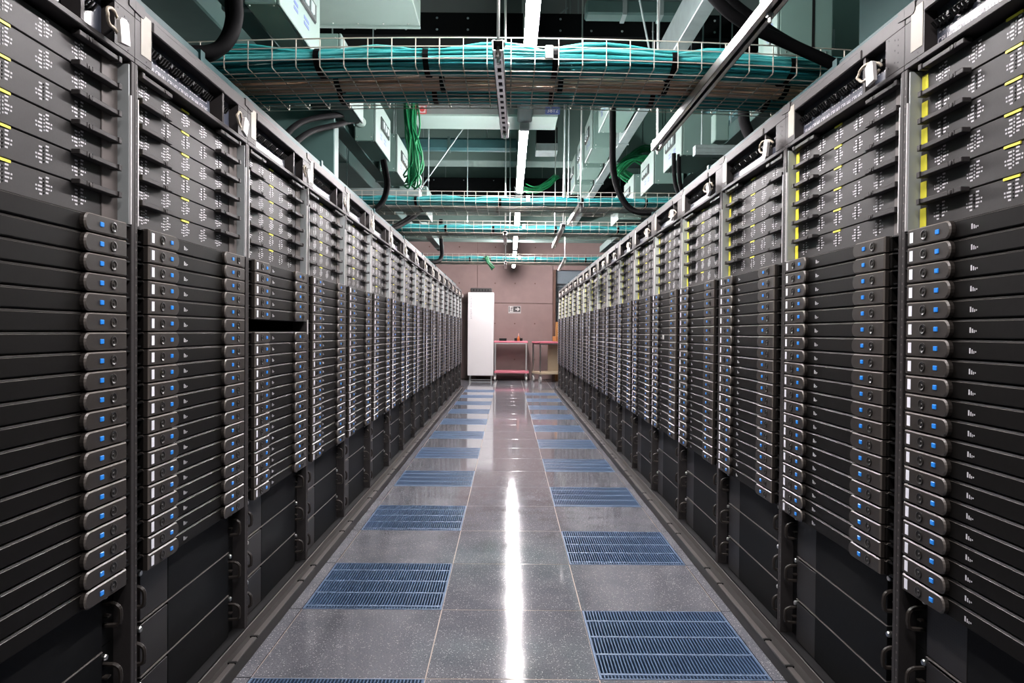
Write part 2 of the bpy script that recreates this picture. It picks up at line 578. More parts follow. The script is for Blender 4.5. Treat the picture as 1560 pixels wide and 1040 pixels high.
# kerbs along the racks
for nm, sx, x_out, x_rack in (('trim_3', -1, 0.928, 0.985), ('trim_4', 1, 0.966, 1.035)):
    k = structure(nm, MB().box(sx * (x_out + 0.02), sx * (x_rack + 0.01), 0.4, YEND + 0.02, 0.0, 0.03).mesh('kerb_base', 'kerb_side'))
    put('kerb_face', box_mesh('kerb_face', 'kerb_side', sx * x_out, sx * (x_out + 0.022), 0.4, YEND + 0.02, 0.0, 0.048, 0.002), k)
    put('kerb_top', box_mesh('kerb_top', 'kerb', sx * (x_out + 0.001), sx * (x_out + 0.02), 0.4, YEND + 0.02, 0.046, 0.052, 0.0015), k)
    put('plinth', box_mesh('plinth', 'kerb', sx * (x_rack - 0.002), sx * (x_rack + 0.16), 0.4, YEND + 0.02, 0.0, 0.064, 0.003), k)
    nm_me = MB().box(-0.014, 0.014, -0.006, 0.006, 0, 0.006).mesh('kerb_notch', 'black')
    for j in range(-2, 16):
        for u in (0.55, 0.76):
            put('kerb_notch', nm_me, k, (sx * (x_out + 0.012), Y0 + j * PITCH + u, 0.0485))

# ------------------------------------------------------------------ rack meshes: x = along the front, y = into the rack, z = up
ZP, ZS0, ZS1, ZH0, ZH = 0.068, 0.538, 1.467, 1.89, 2.05
U = 0.04645
DEPTH = 1.05
E_ = {}


def reg(k, mb, mats, smooth=False):
    E_[k] = mb.mesh(k, mats, smooth)


reg('post', MB().box(0.0, 0.0155, 0.0, 0.07, ZP, ZH0, 0.0015), 'rack_paint')
reg('side_panel', MB().box(0.001, 0.006, 0.02, DEPTH, ZP, ZH), 'rack_dark')
reg('rear_panel', MB().box(0.006, 0.794, DEPTH - 0.02, DEPTH, ZP, ZH), 'rack_dark')
reg('roof_panel', MB().box(0.002, 0.798, 0.012, DEPTH, ZH - 0.012, ZH + 0.002), 'rack_paint')
reg('base_panel', MB().box(0.0, 0.8, 0.0, DEPTH, ZP - 0.004, ZP + 0.002), 'rack_dark')
hd = MB()
hd.box(0.001, 0.799, 0.0, 0.055, 2.008, ZH, 0.002)
hd.box(0.001, 0.799, 0.0, 0.055, ZH0, 1.905, 0.002)
hd.box(0.001, 0.088, 0.0, 0.05, 1.905, 2.008)
hd.box(0.574, 0.588, 0.004, 0.05, 1.905, 2.008)
hd.box(0.706, 0.799, 0.0, 0.05, 1.905, 2.008)
reg('header', hd, 'rack_paint')
reg('header_lip', MB().box(0.09, 0.575, -0.004, 0.004, 2.006, 2.036, 0.003), 'rack_paint')
reg('header_back', MB().box(0.02, 0.78, 0.1, 0.11, ZH0, 2.04), 'black')
reg('joining_plate', MB().prism([(0.0003, 2.025), (0.04, 2.022), (0.048, 2.03), (0.048, 2.053), (0.0003, 2.053)], 1, -0.003, 0.01), 'rack_paint')
reg('joining_plate_end', MB().prism([(0.77, 2.028), (0.7997, 2.025), (0.7997, 2.053), (0.77, 2.053)], 1, -0.003, 0.01), 'rack_paint')
reg('sticker', MB().box(0.03, 0.082, -0.0012, 0.001, 1.925, 2.035), 'cream')
# screw holes in the right stile and rack-unit ticks on the left post
hol = MB()
rr = random.Random(3)
for gx, gz in ((0.722, 2.0), (0.722, 1.925), (0.752, 1.99), (0.752, 1.962), (0.768, 1.985), (0.768, 1.97), (0.768, 1.95), (0.752, 1.93), (0.768, 1.925), (0.768, 1.91), (0.06, 1.915), (0.06, 1.9)):
    hol.lathe([(0.0024, 0), (0.0024, 0.0008)], (gx, 0.0002, gz), (0, -1, 0), 6)
reg('screw_holes', hol, 'black')
tk = MB()
for i in range(40):
    z = 0.1 + i * U
    if z > 1.86:
        break
    tk.box(0.005, 0.0105, -0.0006, 0.0005, z, z + 0.0035)
    tk.box(0.006, 0.0095, -0.0006, 0.0005, z + 0.02, z + 0.026)
reg('unit_marks', tk, 'flange')
reg('inner_flange', MB().box(0.0165, 0.0225, 0.004, 0.06, ZS1, ZH0 - 0.01), 'zinc')
reg('rail_edge', MB().box(0.0158, 0.0195, -0.001, 0.012, ZS1, 1.80), 'white_edge')
# breaker plate in the header window, leaning back
def tilt(x, y, z, a=0.5):
    """(x, depth from plate, height along plate) on a plate leaning back by angle a"""
    return (x, 0.03 + z * math.sin(a) + y * math.cos(a), 1.906 + z * math.cos(a) - y * math.sin(a))


def plate(a, x0, x1):
    mb = MB()
    for (p, q) in ((x0, x1),):
        pts = [tilt(p, 0, 0, a), tilt(q, 0, 0, a), tilt(q, 0, 0.105, a), tilt(p, 0, 0.105, a)]
        back = [tilt(p, 0.004, 0, a), tilt(q, 0.004, 0, a), tilt(q, 0.004, 0.105, a), tilt(p, 0.004, 0.105, a)]
        n = len(mb.v)
        mb.v += pts + back
        for qd in ((0, 1, 2, 3), (7, 6, 5, 4), (0, 4, 5, 1), (1, 5, 6, 2), (2, 6, 7, 3), (3, 7, 4, 0)):
            mb.face(tuple(n + i for i in qd))
    return mb


def breaker_parts(a):
    p1 = plate(a, 0.092, 0.535).mesh('breaker_plate', 'breaker')
    p2 = plate(a, 0.592, 0.7).mesh('breaker_plate', 'breaker')
    tg = MB()
    pr = MB()
    for x0, ng in ((0.105, 6), (0.6, 1)):
        for g in range(ng):
            for k in range(4):
                cx = x0 + g * 0.0715 + k * 0.015
                for dx, dz in ((-0.004, 0.062), (0.001, 0.07), (0.005, 0.057)):
                    a0, a1 = tilt(cx + dx, -0.012, dz, a), tilt(cx + dx, 0.0, dz, a)
                    tg.tube([a0, a1], 0.0056, 5)
                b0, b1 = tilt(cx, -0.022, 0.066, a), tilt(cx, -0.008, 0.05, a)
                tg.tube([b0, b1], 0.0035, 4)
                for dx in (0.0,):
                    pr.quad(tilt(cx - 0.005, -0.0006, 0.041, a), tilt(cx + 0.005, -0.0006, 0.041, a),
                            tilt(cx + 0.005, -0.0006, 0.045, a), tilt(cx - 0.005, -0.0006, 0.045, a))
    return p1, p2, tg.mesh('toggles', 'black'), pr.mesh('printed_dashes', 'print')


BRK = [breaker_parts(a) for a in (0.03, 0.0, 0.06)]


def text_mesh(s, size):
    c = bpy.data.curves.new('txt', 'FONT')
    c.body = s
    c.size = size
    c.align_x = 'CENTER'
    c.align_y = 'CENTER'
    c.resolution_u = 2
    o = bpy.data.objects.new('txt', c)
    COL.objects.link(o)
    dg = bpy.context.evaluated_depsgraph_get()
    me = bpy.data.meshes.new_from_object(o.evaluated_get(dg))
    bpy.data.objects.remove(o)
    return [tuple(v.co) for v in me.vertices], [tuple(p.vertices) for p in me.polygons]


def text_on(mb, s, size, fn):
    vs, fs = text_mesh(s, size)
    n = len(mb.v)
    mb.v += [fn(v[0], v[1]) for v in vs]
    for f in fs:
        mb.face(tuple(n + i for i in f))


TXT = []
for a in (0.03, 0.0, 0.06):
    mb = MB()
    for g in range(6):
        cx = 0.105 + g * 0.0715 + 0.0225
        text_on(mb, 'CPU4%d' % g, 0.022, lambda x, y, cx=cx, a=a: tilt(cx + x, -0.0008, 0.02 + y, a))
    TXT.append(mb.mesh('printed_words', 'print'))

# ------------------------------------------------------------------ server
H_S = 0.0442


def stadium(x0, x1, z0, z1, left_round, n=8, ins=0.0):
    """outline with one round end, in x-z"""
    x0, x1, z0, z1 = x0 + ins, x1 - ins, z0 + ins, z1 - ins
    r = (z1 - z0) / 2
    c = (z0 + z1) / 2
    pts = []
    if left_round:
        pts += [(x1, z0), (x1, z1)]
        for k in range(n + 1):
            a = PI / 2 + PI * k / n
            pts.append((x0 + r * 0.85 + r * 0.85 * math.cos(a), c + r * math.sin(a)))
    else:
        pts += [(x0, z1), (x0, z0)]
        for k in range(n + 1):
            a = -PI / 2 + PI * k / n
            pts.append((x1 - r * 0.85 + r * 0.85 * math.cos(a), c + r * math.sin(a)))
    return pts


def cap_mb(left_round, x0, x1):
    o1 = stadium(x0, x1, 0.0012, H_S - 0.0004, left_round)
    o2 = stadium(x0, x1, 0.0012, H_S - 0.0004, left_round, ins=0.0032)
    mb = MB().prism(o1, 1, 0.004, -0.0095, 0, o2, -0.0135)
    k = len(o1)
    for i in range(k, 2 * k):
        mb.m[i] = 1  # lighter chamfers stand in for light caught on the rim
    return mb


body = MB()
body.box(0.049, 0.751, 0.0, 0.62, 0.0008, H_S - 0.0005, 0.0026)
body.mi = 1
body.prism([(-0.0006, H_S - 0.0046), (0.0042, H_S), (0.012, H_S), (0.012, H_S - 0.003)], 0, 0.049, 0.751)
ears = []
for x0, x1 in ((0.017, 0.047), (0.753, 0.783)):
    ear = MB()
    ear.box(x0, x1, 0.016, 0.06, 0.002, H_S - 0.001)
    ear.box(x0, x1, 0.002, 0.016, H_S - 0.005, H_S - 0.001)
    ear.box(x0 + 0.004, x1 - 0.006, 0.004, 0.016, 0.004, 0.008)
    ear.lathe([(0.005, 0), (0.004, 0.004)], ((x0 + x1) / 2 + 0.006, 0.016, 0.024), (0, -1, 0), 6)
    ears.append(ear.mesh('ear', 'black'))
srv = {}
srv['body'] = body.mesh('body', ['bezel', 'rim'])
srv['hl'] = cap_mb(False, 0.05, 0.226).mesh('handle', ['handle', 'rim'])
srv['hr'] = cap_mb(True, 0.562, 0.74).mesh('handle', ['handle', 'rim'])


def blue_mb(cx):
    return MB().box(cx - 0.0075, cx + 0.0075, -0.0158, -0.0125, 0.0165, 0.028, 0.0012)


def socket_mb(cx, zc=0.0222):
    return MB().lathe([(0.0135, 0.0), (0.0135, 0.002), (0.011, 0.0024), (0.0075, 0.0005), (0.004, 0.0004), (0.003, 0.0022)], (cx, -0.0134, zc), (0, -1, 0), 12)


srv['bl'] = blue_mb(0.178).mesh('power_light', 'blue')
srv['br'] = blue_mb(0.628).mesh('power_light', 'blue')
srv['sl'] = socket_mb(0.124).mesh('screw_socket', 'socket')
srv['sr'] = socket_mb(0.678).mesh('screw_socket', 'socket')
srv['label'] = MB().box(0.063, 0.077, -0.0143, -0.013, 0.009, 0.035).mesh('name_label', 'label')
mk = MB()
for x, w_, z0, z1 in ((0.282, 0.005, 0.014, 0.026), (0.29, 0.004, 0.014, 0.023), (0.2965, 0.003, 0.014, 0.02), (0.302, 0.004, 0.0165, 0.0195)):
    mk.quad((x, -0.0007, z0), (x + w_, -0.0007, z0), (x + w_, -0.0007, z1), (x, -0.0007, z1))
srv['mark'] = mk.mesh('printed_mark', 'print')


def make_server(label, x, y, z, rz):
    t = thing('rack_server', label, 'server', (x, y, z), rz, 'black rack servers')
    put('body', srv['body'], t)
    put('ear', ears[0], t)
    put('ear', ears[1], t)
    h = put('handle', srv['hl'], t)
    put('power_light', srv['bl'], h)
    put('screw_socket', srv['sl'], h)
    put('name_label', srv['label'], h)['label'] = 'small white paper name label'
    h = put('handle', srv['hr'], t)
    put('power_light', srv['br'], h)
    put('screw_socket', srv['sr'], h)
    put('printed_mark', srv['mark'], t)
    return t


# ------------------------------------------------------------------ switch unit
P_S = 0.0685
sw = {}
sw['panel'] = MB().box(0.024, 0.705, 0.034, 0.5, 0.0012, P_S - 0.0016, 0.0015).mesh('front_panel', 'panel')
sw['flange'] = MB().box(0.705, 0.776, 0.031, 0.06, 0.0006, P_S - 0.0008, 0.001).mesh('end_flange', 'flange')
sw['yellow'] = MB().box(0.026, 0.052, 0.0325, 0.0345, 0.003, P_S - 0.013).mesh('yellow_label', 'yellow')
sw['tag'] = MB().box(0.335, 0.385, 0.0315, 0.0345, P_S - 0.0065, P_S - 0.001).mesh('yellow_tag', 'yellow')


def lever(x0, x1, hook):
    mb = MB()
    mb.box(x0, x1, 0.009, 0.0302, -0.0065, 0.0055, 0.0015)
    mb.box(x0 if hook < 0 else x1 - 0.014, x0 + 0.014 if hook < 0 else x1, 0.006, 0.0302, -0.008, 0.007, 0.001)
    xm = x1 - 0.04 if hook < 0 else x0 + 0.04
    mb.lathe([(0.0055, 0), (0.0055, 0.003), (0.002, 0.0035)], (xm, 0.01, -0.001), (0, -1, 0), 8)
    mb.box(xm - 0.012, xm - 0.009, 0.008, 0.014, -0.0065, 0.0055)
    mb.box(xm + 0.009, xm + 0.012, 0.008, 0.014, -0.0065, 0.0055)
    return mb


sw['lever_l'] = lever(0.052, 0.228, -1).mesh('lever', 'rack_paint')
sw['lever_r'] = lever(0.579, 0.752, 1).mesh('lever', 'rack_paint')
mk, dots = MB(), MB()
for c in range(5):
    cx = 0.112 + c * 0.126
    for sd in (-1, 1):
        off = 0.0 if sd > 0 else -0.006
        for i, ln in enumerate((0.011, 0.009, 0.014, 0.013, 0.009)):
            z = 0.0555 - i * 0.0084 + off * 0.9
            x0 = cx + sd * 0.006
            x1 = x0 + sd * ln
            xa, xb = min(x0, x1), max(x0, x1)
            mk.quad((xa, 0.0334, z), (xb, 0.0334, z), (xb, 0.0334, z + 0.0038), (xa, 0.0334, z + 0.0038))
            if i in (2, 3):
                x0 = cx + sd * (0.006 + ln + 0.003)
                x1 = x0 + sd * 0.005
                xa, xb = min(x0, x1), max(x0, x1)
                mk.quad((xa, 0.0334, z), (xb, 0.0334, z), (xb, 0.0334, z + 0.0038), (xa, 0.0334, z + 0.0038))
    for i in range(5):
        z = 0.02 + i * 0.0076
        dots.box(cx - 0.0016, cx + 0.0016, 0.0325, 0.0345, z, z + 0.0036)
sw['marks'] = mk.mesh('printed_legend', 'print')
sw['dots'] = dots.mesh('port_lights', 'black')
sw['dots_on'] = dots.mesh('port_lights', 'print')


def make_switch(label, x, y, z, rz, lit):
    t = thing('network_switch', label, 'switch', (x, y, z), rz, 'grey switch units')
    put('front_panel', sw['panel'], t)
    put('end_flange', sw['flange'], t)
    put('yellow_label', sw['yellow'], t)['label'] = 'bright yellow warning label'
    put('yellow_tag', sw['tag'], t)['label'] = 'small yellow tag on the joint'
    put('lever', sw['lever_l'], t, (0, 0, P_S))
    put('lever', sw['lever_r'], t, (0, 0, P_S))
    put('printed_legend', sw['marks'], t)
    put('port_lights', sw['dots_on' if lit else 'dots'], t)
    return t


# ------------------------------------------------------------------ lower chassis with D handles
H_C = 0.1565
ch = {}
ch['front'] = MB().box(0.248, 0.705, 0.03, 0.6, 0.001, H_C - 0.003, 0.0015).mesh('front_panel', 'chassis')
ch['perf'] = MB().box(0.09, 0.246, 0.0305, 0.3, 0.003, H_C - 0.012, 0.001).mesh('perforated_panel', 'perf')
ch['edge'] = MB().box(0.09, 0.705, 0.0285, 0.06, H_C - 0.0035, H_C - 0.001).mesh('top_edge', 'edge')
ch['fl'] = MB().box(0.018, 0.09, 0.045, 0.07, 0.001, H_C - 0.001).mesh('mounting_flange', 'black')
ch['fr'] = MB().box(0.705, 0.782, 0.045, 0.07, 0.001, H_C - 0.001).mesh('mounting_flange', 'black')


def dee(x, sx):
    mb = MB()
    zc = H_C / 2
    pts = [(x, 0.05, zc + 0.03), (x, 0.02, zc + 0.03), (x, 0.006, zc + 0.022), (x, 0.002, zc + 0.01), (x, 0.002, zc - 0.012),
           (x, 0.01, zc - 0.024), (x, 0.05, zc - 0.026)]
    mb.tube(pts, 0.006, 6, 2)
    mb.box(x - 0.009, x + 0.009, 0.03, 0.05, zc - 0.004, zc)
    return mb


ch['dl'] = dee(0.056, 1).mesh('handle', 'handle')
ch['dr'] = dee(0.738, -1).mesh('handle', 'handle')


def knob(x):
    return MB().lathe([(0.0085, 0), (0.0085, 0.018), (0.0065, 0.021), (0.003, 0.021)], (x, 0.045, H_C - 0.02), (0, -1, 0), 10)


ch['kl'] = knob(0.083).mesh('thumb_screw', 'steel')
ch['kr'] = knob(0.716).mesh('thumb_screw', 'steel')


def make_chassis(label, x, y, z, rz):
    t = thing('power_chassis', label, 'power unit', (x, y, z), rz, 'black lower chassis units')
    for n, k in (('front_panel', 'front'), ('perforated_panel', 'perf'), ('top_edge', 'edge'), ('mounting_flange', 'fl'), ('mounting_flange', 'fr'),
                 ('handle', 'dl'), ('handle', 'dr'), ('thumb_screw', 'kl'), ('thumb_screw', 'kr')):
        put(n, ch[k], t)
    return t


# ------------------------------------------------------------------ tag on a cord loop
def loop_mesh(seed):
    r = random.Random(seed)
    pts = []
    for k in range(15):
        a = 2 * PI * k / 14 * 0.93
        pts.append((0.66 + 0.042 * math.cos(a) * (1 + 0.2 * r.random()), -0.012 - 0.022 * math.sin(a * 0.5) + 0.004 * r.random(),
                    1.936 + 0.022 * math.sin(a) + 0.006 * r.random()))
    return MB().tube(pts, 0.0042, 6, 3).mesh('cord_loop', 'tag_loop', True)


def tag_mesh(seed):
    r = random.Random(seed + 50)
    a = r.uniform(-0.6, 0.6)
    mb = MB()
    pts = [(-0.02, -0.03), (0.021, -0.03), (0.021, 0.022), (0.012, 0.03), (-0.011, 0.03), (-0.02, 0.022)]
    q = [(0.688 + x * math.cos(a) - z * math.sin(a), 1.925 + x * math.sin(a) + z * math.cos(a)) for x, z in pts]
    mb.prism(q, 1, -0.036, -0.026)
    return mb.mesh('tag_plate', 'tag')


TAGS = [(loop_mesh(i), tag_mesh(i)) for i in range(5)]

# ------------------------------------------------------------------ fill both rows
rest = MB()
side_word = {-1: 'left', 1: 'right'}
n_ind = 0
for side in (-1, 1):
    sw_ = side_word[side]
    for j in range(-1, 16):
        n = j + 2
        if side < 0:
            loc, rz = (XL, Y0 + j * PITCH, 0), PI / 2
        else:
            loc, rz = (XR, Y0 + (j + 1) * PITCH, 0), -PI / 2
        where = '%s rack of the %s row' % (ORD[n], sw_)
        t = thing('server_rack', 'tall black server rack, %s from the camera in the %s row' % (ORD[n], sw_), 'rack', loc, rz, 'server racks')
        put('post', E_['post'], t)
        put('post', E_['post'], t, (0.7845, 0, 0))
        put('side_panel', E_['side_panel'], t)
        put('side_panel', E_['side_panel'], t, (0.793, 0, 0))
        for k in ('rear_panel', 'roof_panel', 'base_panel', 'header', 'header_lip', 'header_back', 'joining_plate', 'screw_holes', 'unit_marks'):
            put(k, E_[k], t)
        put('joining_plate', E_['joining_plate_end'], t)
        put('sticker', E_['sticker'], t)['label'] = 'cream sticker'
        put('inner_flange', E_['inner_flange'], t)
        put('inner_flange', E_['inner_flange'], t, (0.761, 0, 0))
        put('rail_edge', E_['rail_edge'], t)
        put('rail_edge', E_['rail_edge'], t, (0.7647, 0, 0))
        bi = (j * 2 + (0 if side < 0 else 1) + 3) % 3
        if j == -1:
            bi = 1
        if j == 0:
            bi = 0
        p1, p2, tg, pr = BRK[bi]
        b = put('breaker_plate', p1, t)
        put('toggles', tg, b)
        put('printed_dashes', pr, b)
        put('breaker_plate', p2, t)
        if j < 4:
            put('printed_words', TXT[bi], b)
        # tag on its cord
        lm, tm = TAGS[(j * 3 + side + 7) % 5]
        tt = thing('cable_tag', 'white paper tag on cream cord hanging from header of %s' % where, 'tag', loc, rz, 'white tags on the headers')
        put('cord_loop', lm, tt)
        put('tag_plate', tm, tt)
        for k in range(6):
            make_switch('dark grey switch with white print, %s from top, %s' % (ORD[k + 1], where), loc[0], loc[1],
                        ZS1 + (5 - k) * P_S + 0.001, rz, random.random() < 0.35)
        for k in range(3):
            make_chassis('black chassis with D handles, %s from floor, %s' % (ORD[k + 1], where), loc[0], loc[1],
                         ZP + 0.003 + k * H_C, rz)
        for k in range(20):
            if side < 0 and j == 1 and k == 5:
                continue
            z = ZS1 - (k + 1) * U
            if j <= (6 if side < 0 else 5):
                n_ind += 1
                s = make_server('black server with blue power lights, %s from top, %s' % (ORD[k + 1], where), loc[0], loc[1], z, rz)
                if side > 0 and j == 3 and k == 6:
                    put('note', MB().box(0.33, 0.37, -0.002, 0, 0.012, 0.04).mesh('note', 'tag'), s)['label'] = 'square white note'
            else:
                # far servers: same shape, joined
                c, s_ = math.cos(rz), math.sin(rz)

                def T(p, loc=loc, z=z, c=c, s_=s_):
                    return (loc[0] + p[0] * c - p[1] * s_, loc[1] + p[0] * s_ + p[1] * c, z + p[2])
                for mi, b in ((5, (0.049, 0.751, -0.0006, 0.01, H_S - 0.004, H_S + 0.0002, 0.002)), (5, (0.051, 0.224, -0.0125, 0.0, H_S - 0.0035, H_S, 0.001)), (5, (0.564, 0.739, -0.0125, 0.0, H_S - 0.0035, H_S, 0.001)), (0, (0.049, 0.751, 0.0, 0.4, 0.0008, H_S, 0.0026)), (1, (0.05, 0.226, -0.013, 0.0, 0.0012, H_S - 0.0004, 0.0032)),  # lighter strips: server lip, and highlights painted along the handle tops
                              (1, (0.562, 0.74, -0.013, 0.0, 0.0012, H_S - 0.0004, 0.0032)), (2, (0.172, 0.184, -0.0138, -0.0125, 0.017, 0.027)),
                              (2, (0.622, 0.634, -0.0138, -0.0125, 0.017, 0.027)), (3, (0.063, 0.077, -0.0143, -0.013, 0.009, 0.035)),
                              (4, (0.114, 0.134, -0.0145, -0.013, 0.012, 0.032)), (4, (0.668, 0.688, -0.0145, -0.013, 0.012, 0.032))):
                    tmp = MB().box(*b)
                    n0 = len(rest.v)
                    rest.v += [T(p) for p in tmp.v]
                    rest.mi = mi
                    for f in tmp.f:
                        rest.face(tuple(n0 + i for i in f))
        if side < 0 and j == 1:
            put('sticker', MB().box(0.786, 0.799, -0.002, 0.0, 1.175, 1.245).mesh('sticker', 'tag'), t)['label'] = 'upright white sticker beside the empty bay'
            put('bay_rail', MB().box(0.02, 0.78, 0.3, 0.32, ZS1 - 6 * U, ZS1 - 5 * U - 0.004).mesh('bay_rail', 'rack_dark'), t)
o = put('far_servers', rest.mesh('far_servers', ['bezel', 'handle', 'blue', 'label', 'socket', 'rim']))
o['kind'] = 'stuff'
o['label'] = 'black servers filling the far racks at the end of both rows'
o['category'] = 'servers'

# ------------------------------------------------------------------ lamps
def lamp(y0, y1, n):
    x = 0.105
    t = thing('strip_lamp', 'white fluorescent strip lamp over the aisle, %s from the camera' % ORD[n], 'lamp', (x, y0, 2.762), 0, 'strip lamps over the aisle')
    L = y1 - y0
    put('housing', box_mesh('housing', 'lamp_white', -0.035, 0.035, -0.05, L + 0.04, 0.03, 0.085, 0.006), t)
    put('tube', MB().tube([(0, 0.02, 0), (0, L - 0.02, 0)], 0.034, 12).mesh('tube', 'tube', True), t)
    for a in (-0.03, L - 0.02):
        put('end_cap', box_mesh('end_cap', 'lamp_white', -0.038, 0.038, a, a + 0.05, -0.036, 0.034, 0.006), t)
    for a in (0.6, L - 1.0 if L > 2 else L - 0.3):
        put('suspension_rod', MB().tube([(0, a, 0.08), (0, a, CEIL - 2.762)], 0.005, 6).mesh('suspension_rod', 'steel'), t)
    if n < 6:
        put('junction_box', box_mesh('junction_box', 'grey_box', -0.055, 0.055, L + 0.05, L + (0.56 if n == 1 else 0.22), 0.0, 0.06, 0.01), t)


for i, (a, b) in enumerate(((2.3, 4.75), (5.39, 7.82), (8.12, 10.52), (10.85, 13.22), (13.5, 15.85), (16.05, 16.95))):
    lamp(a, b, i + 1)
for sx in (-3.4, 3.5):
    for k in range(7):
        side_fill(sx, 1.0 + k * 2.6)

# ------------------------------------------------------------------ wire cable trays with their cables
TZ = 2.31
XT0, XT1 = -2.0, 2.1


def sag(x, k):
    return -k * x * x


def tray(y0, n, wid, ks):
    t = thing('cable_tray', 'zinc wire mesh cable tray crossing the aisle overhead, %s from the camera' % ORD[n], 'cable tray', (0, y0, TZ), 0, 'wire cable trays')
    r = 0.0027
    cr, lo = MB(), MB()
    nx = int(round((XT1 - XT0) / 0.1))
    for k in range(nx + 1):
        x = XT0 + k * 0.1
        s = sag(x, ks)
        cr.tube([(x, 0, s + 0.116), (x, 0, s + 0.004), (x, 0.004, s), (x, wid - 0.004, s), (x, wid, s + 0.004), (x, wid, s + 0.116)], r, 4)
    xs = [XT0 + k * (XT1 - XT0) / 16 for k in range(17)]
    for yy, zz in [(0, 0.116), (0, 0.08), (0, 0.03), (wid, 0.116), (wid, 0.08), (wid, 0.03)] + [(0.05 * i, -0.0045) for i in range(1, int(wid / 0.05) + 1)]:
        lo.tube([(x, yy, zz + sag(x, ks)) for x in xs], r * (1.15 if zz > 0.1 else 1.0), 4)
    put('cross_wires', cr.mesh('cross_wires', 'wire'), t)
    put('long_wires', lo.mesh('long_wires', 'wire'), t)
    cp = box_mesh('coupler', 'steel', -0.018, 0.018, -0.008, 0.004, 0.03, 0.085, 0.003)
    put('coupler', cp, t, (0.16, 0, sag(0.16, ks)))
    put('coupler', cp, t, (0.16, wid + 0.004, sag(0.16, ks)))
    return t


def bundle_mesh(seed, w_, h_, mats, ns=46, heap=0.02, r=0.0075, ks=0.0):
    rnd = random.Random(seed)
    mb = MB()
    xs = [XT0 + 0.02 + k * (XT1 - XT0 - 0.04) / 46 for k in range(47)]
    for i in range(ns):
        a = rnd.random() * 2 * PI
        q = math.sqrt(rnd.random()) if i % 3 == 0 else 0.8 + 0.2 * rnd.random()
        by, bz = q * math.cos(a), q * math.sin(a)
        p1, p2, p3 = rnd.random() * 6, rnd.random() * 6, rnd.random() * 6
        f1, f2 = 1.1 + rnd.random() * 1.6, 2.5 + rnd.random() * 2.5
        loose = (0.5 + 1.5 * rnd.random() ** 3) if bz > 0.3 else 0.15
        path = []
        for x in xs:
            # cables are pinched at the straps and bulge between them
            bulge = abs(math.sin((x + 0.35) * PI / 0.5))
            yy = (w_ / 2 - r) * max(-1, min(1, by + 0.16 * math.sin(x * f1 + p1) + 0.06 * math.sin(x * f2 * 2 + p2)))
            zz = (h_ / 2 - r) * max(-0.97, bz + 0.14 * math.sin(x * f2 + p3))
            zz += heap * loose * bulge * (0.5 + 0.5 * math.sin(x * f2 + p2)) * (1 if bz > 0.0 else 0)
            path.append((x, yy, zz + sag(x, ks)))
        mb.mi = rnd.choice((0, 0, 1, 2)) % len(mats)
        mb.tube(path, r * (0.8 + 0.4 * rnd.random()), 5)
    return mb.mesh('cable_bundle', mats, True)


def strap_mesh(w_, h_, x):
    mb = MB()
    k = 16
    hw = 0.012
    for rr, e in ((1.04, 0), (1.1, 1)):
        pass
    n0 = len(mb.v)
    for i in range(k):
        a = 2 * PI * i / k
        for sx in (-hw, hw):
            for q in (0.004, 0.008):
                mb.v.append((sx, (w_ / 2 + q) * math.cos(a), (h_ / 2 + q) * math.sin(a)))
    for i in range(k):
        j = (i + 1) % k
        A, B = n0 + 4 * i, n0 + 4 * j
        mb.face((A + 1, B + 1, B + 3, A + 3))
        mb.face((A, A + 2, B + 2, B))
        mb.face((A, B, B + 1, A + 1))
        mb.face((A + 2, A + 3, B + 3, B + 2))
    return mb.mesh('strap', 'rubber')


def bundle(me, strap, label, y, z, ks, straps, dy=0.0):
    t = thing('cable_bundle', label, 'cables', (0, y, z), 0, None, me)
    t['kind'] = 'stuff'
    for i, x in enumerate(straps):
        put('strap', strap, t, (x + random.uniform(-0.02, 0.02), 0, sag(x, ks)))
    return t


KS1 = 0.018
tray(2.97, 1, 0.56, KS1)
st1 = [-0.83, -0.36, 0.2, 0.68, 1.2]
bundle(bundle_mesh(1, 0.19, 0.092, ['aqua', 'aqua_l', 'aqua_shade'], 84, 0.028, 0.0062, ks=KS1), strap_mesh(0.19, 0.092, 0), 'aqua network cables strapped along the near side of the nearest tray', 3.075, TZ + 0.05, KS1, st1)
bundle(bundle_mesh(2, 0.165, 0.08, ['beige', 'beige_d'], 60, 0.012, 0.0062, ks=KS1), strap_mesh(0.165, 0.08, 0), 'beige network cables strapped along the middle of the nearest tray', 3.27, TZ + 0.044, KS1, [x + 0.03 for x in st1])
bundle(bundle_mesh(3, 0.155, 0.08, ['aqua', 'aqua_l', 'aqua_shade'], 64, 0.012, 0.0062, ks=KS1), strap_mesh(0.155, 0.08, 0), 'aqua network cables strapped along the far side of the nearest tray', 3.44, TZ + 0.044, KS1, [x + 0.01 for x in st1])
ba = bundle_mesh(4, 0.19, 0.07, ['aqua', 'aqua_l', 'aqua_shade'], 60, 0.018, 0.0065)
bg = bundle_mesh(5, 0.28, 0.075, ['grey_cable'], 50, 0.0)
sa, sg = strap_mesh(0.19, 0.07, 0), strap_mesh(0.28, 0.075, 0)
for i, y in enumerate((6.22, 7.88, 11.2)):
    tray(y, i + 2, 0.56, 0.0)
    sts = [-1.45 + 0.17 * i, -0.82 + 0.1 * i, -0.1 - 0.1 * i, 0.62 - 0.1 * i, 1.2]
    bundle(ba, sa, 'light aqua cables on the near side of the %s tray from the camera' % ORD[i + 2], y + 0.11, TZ + 0.042, 0, sts)
    bundle(bg, sg, 'grey green cables on the far side of the %s tray from the camera' % ORD[i + 2], y + 0.375, TZ + 0.042, 0, sts)


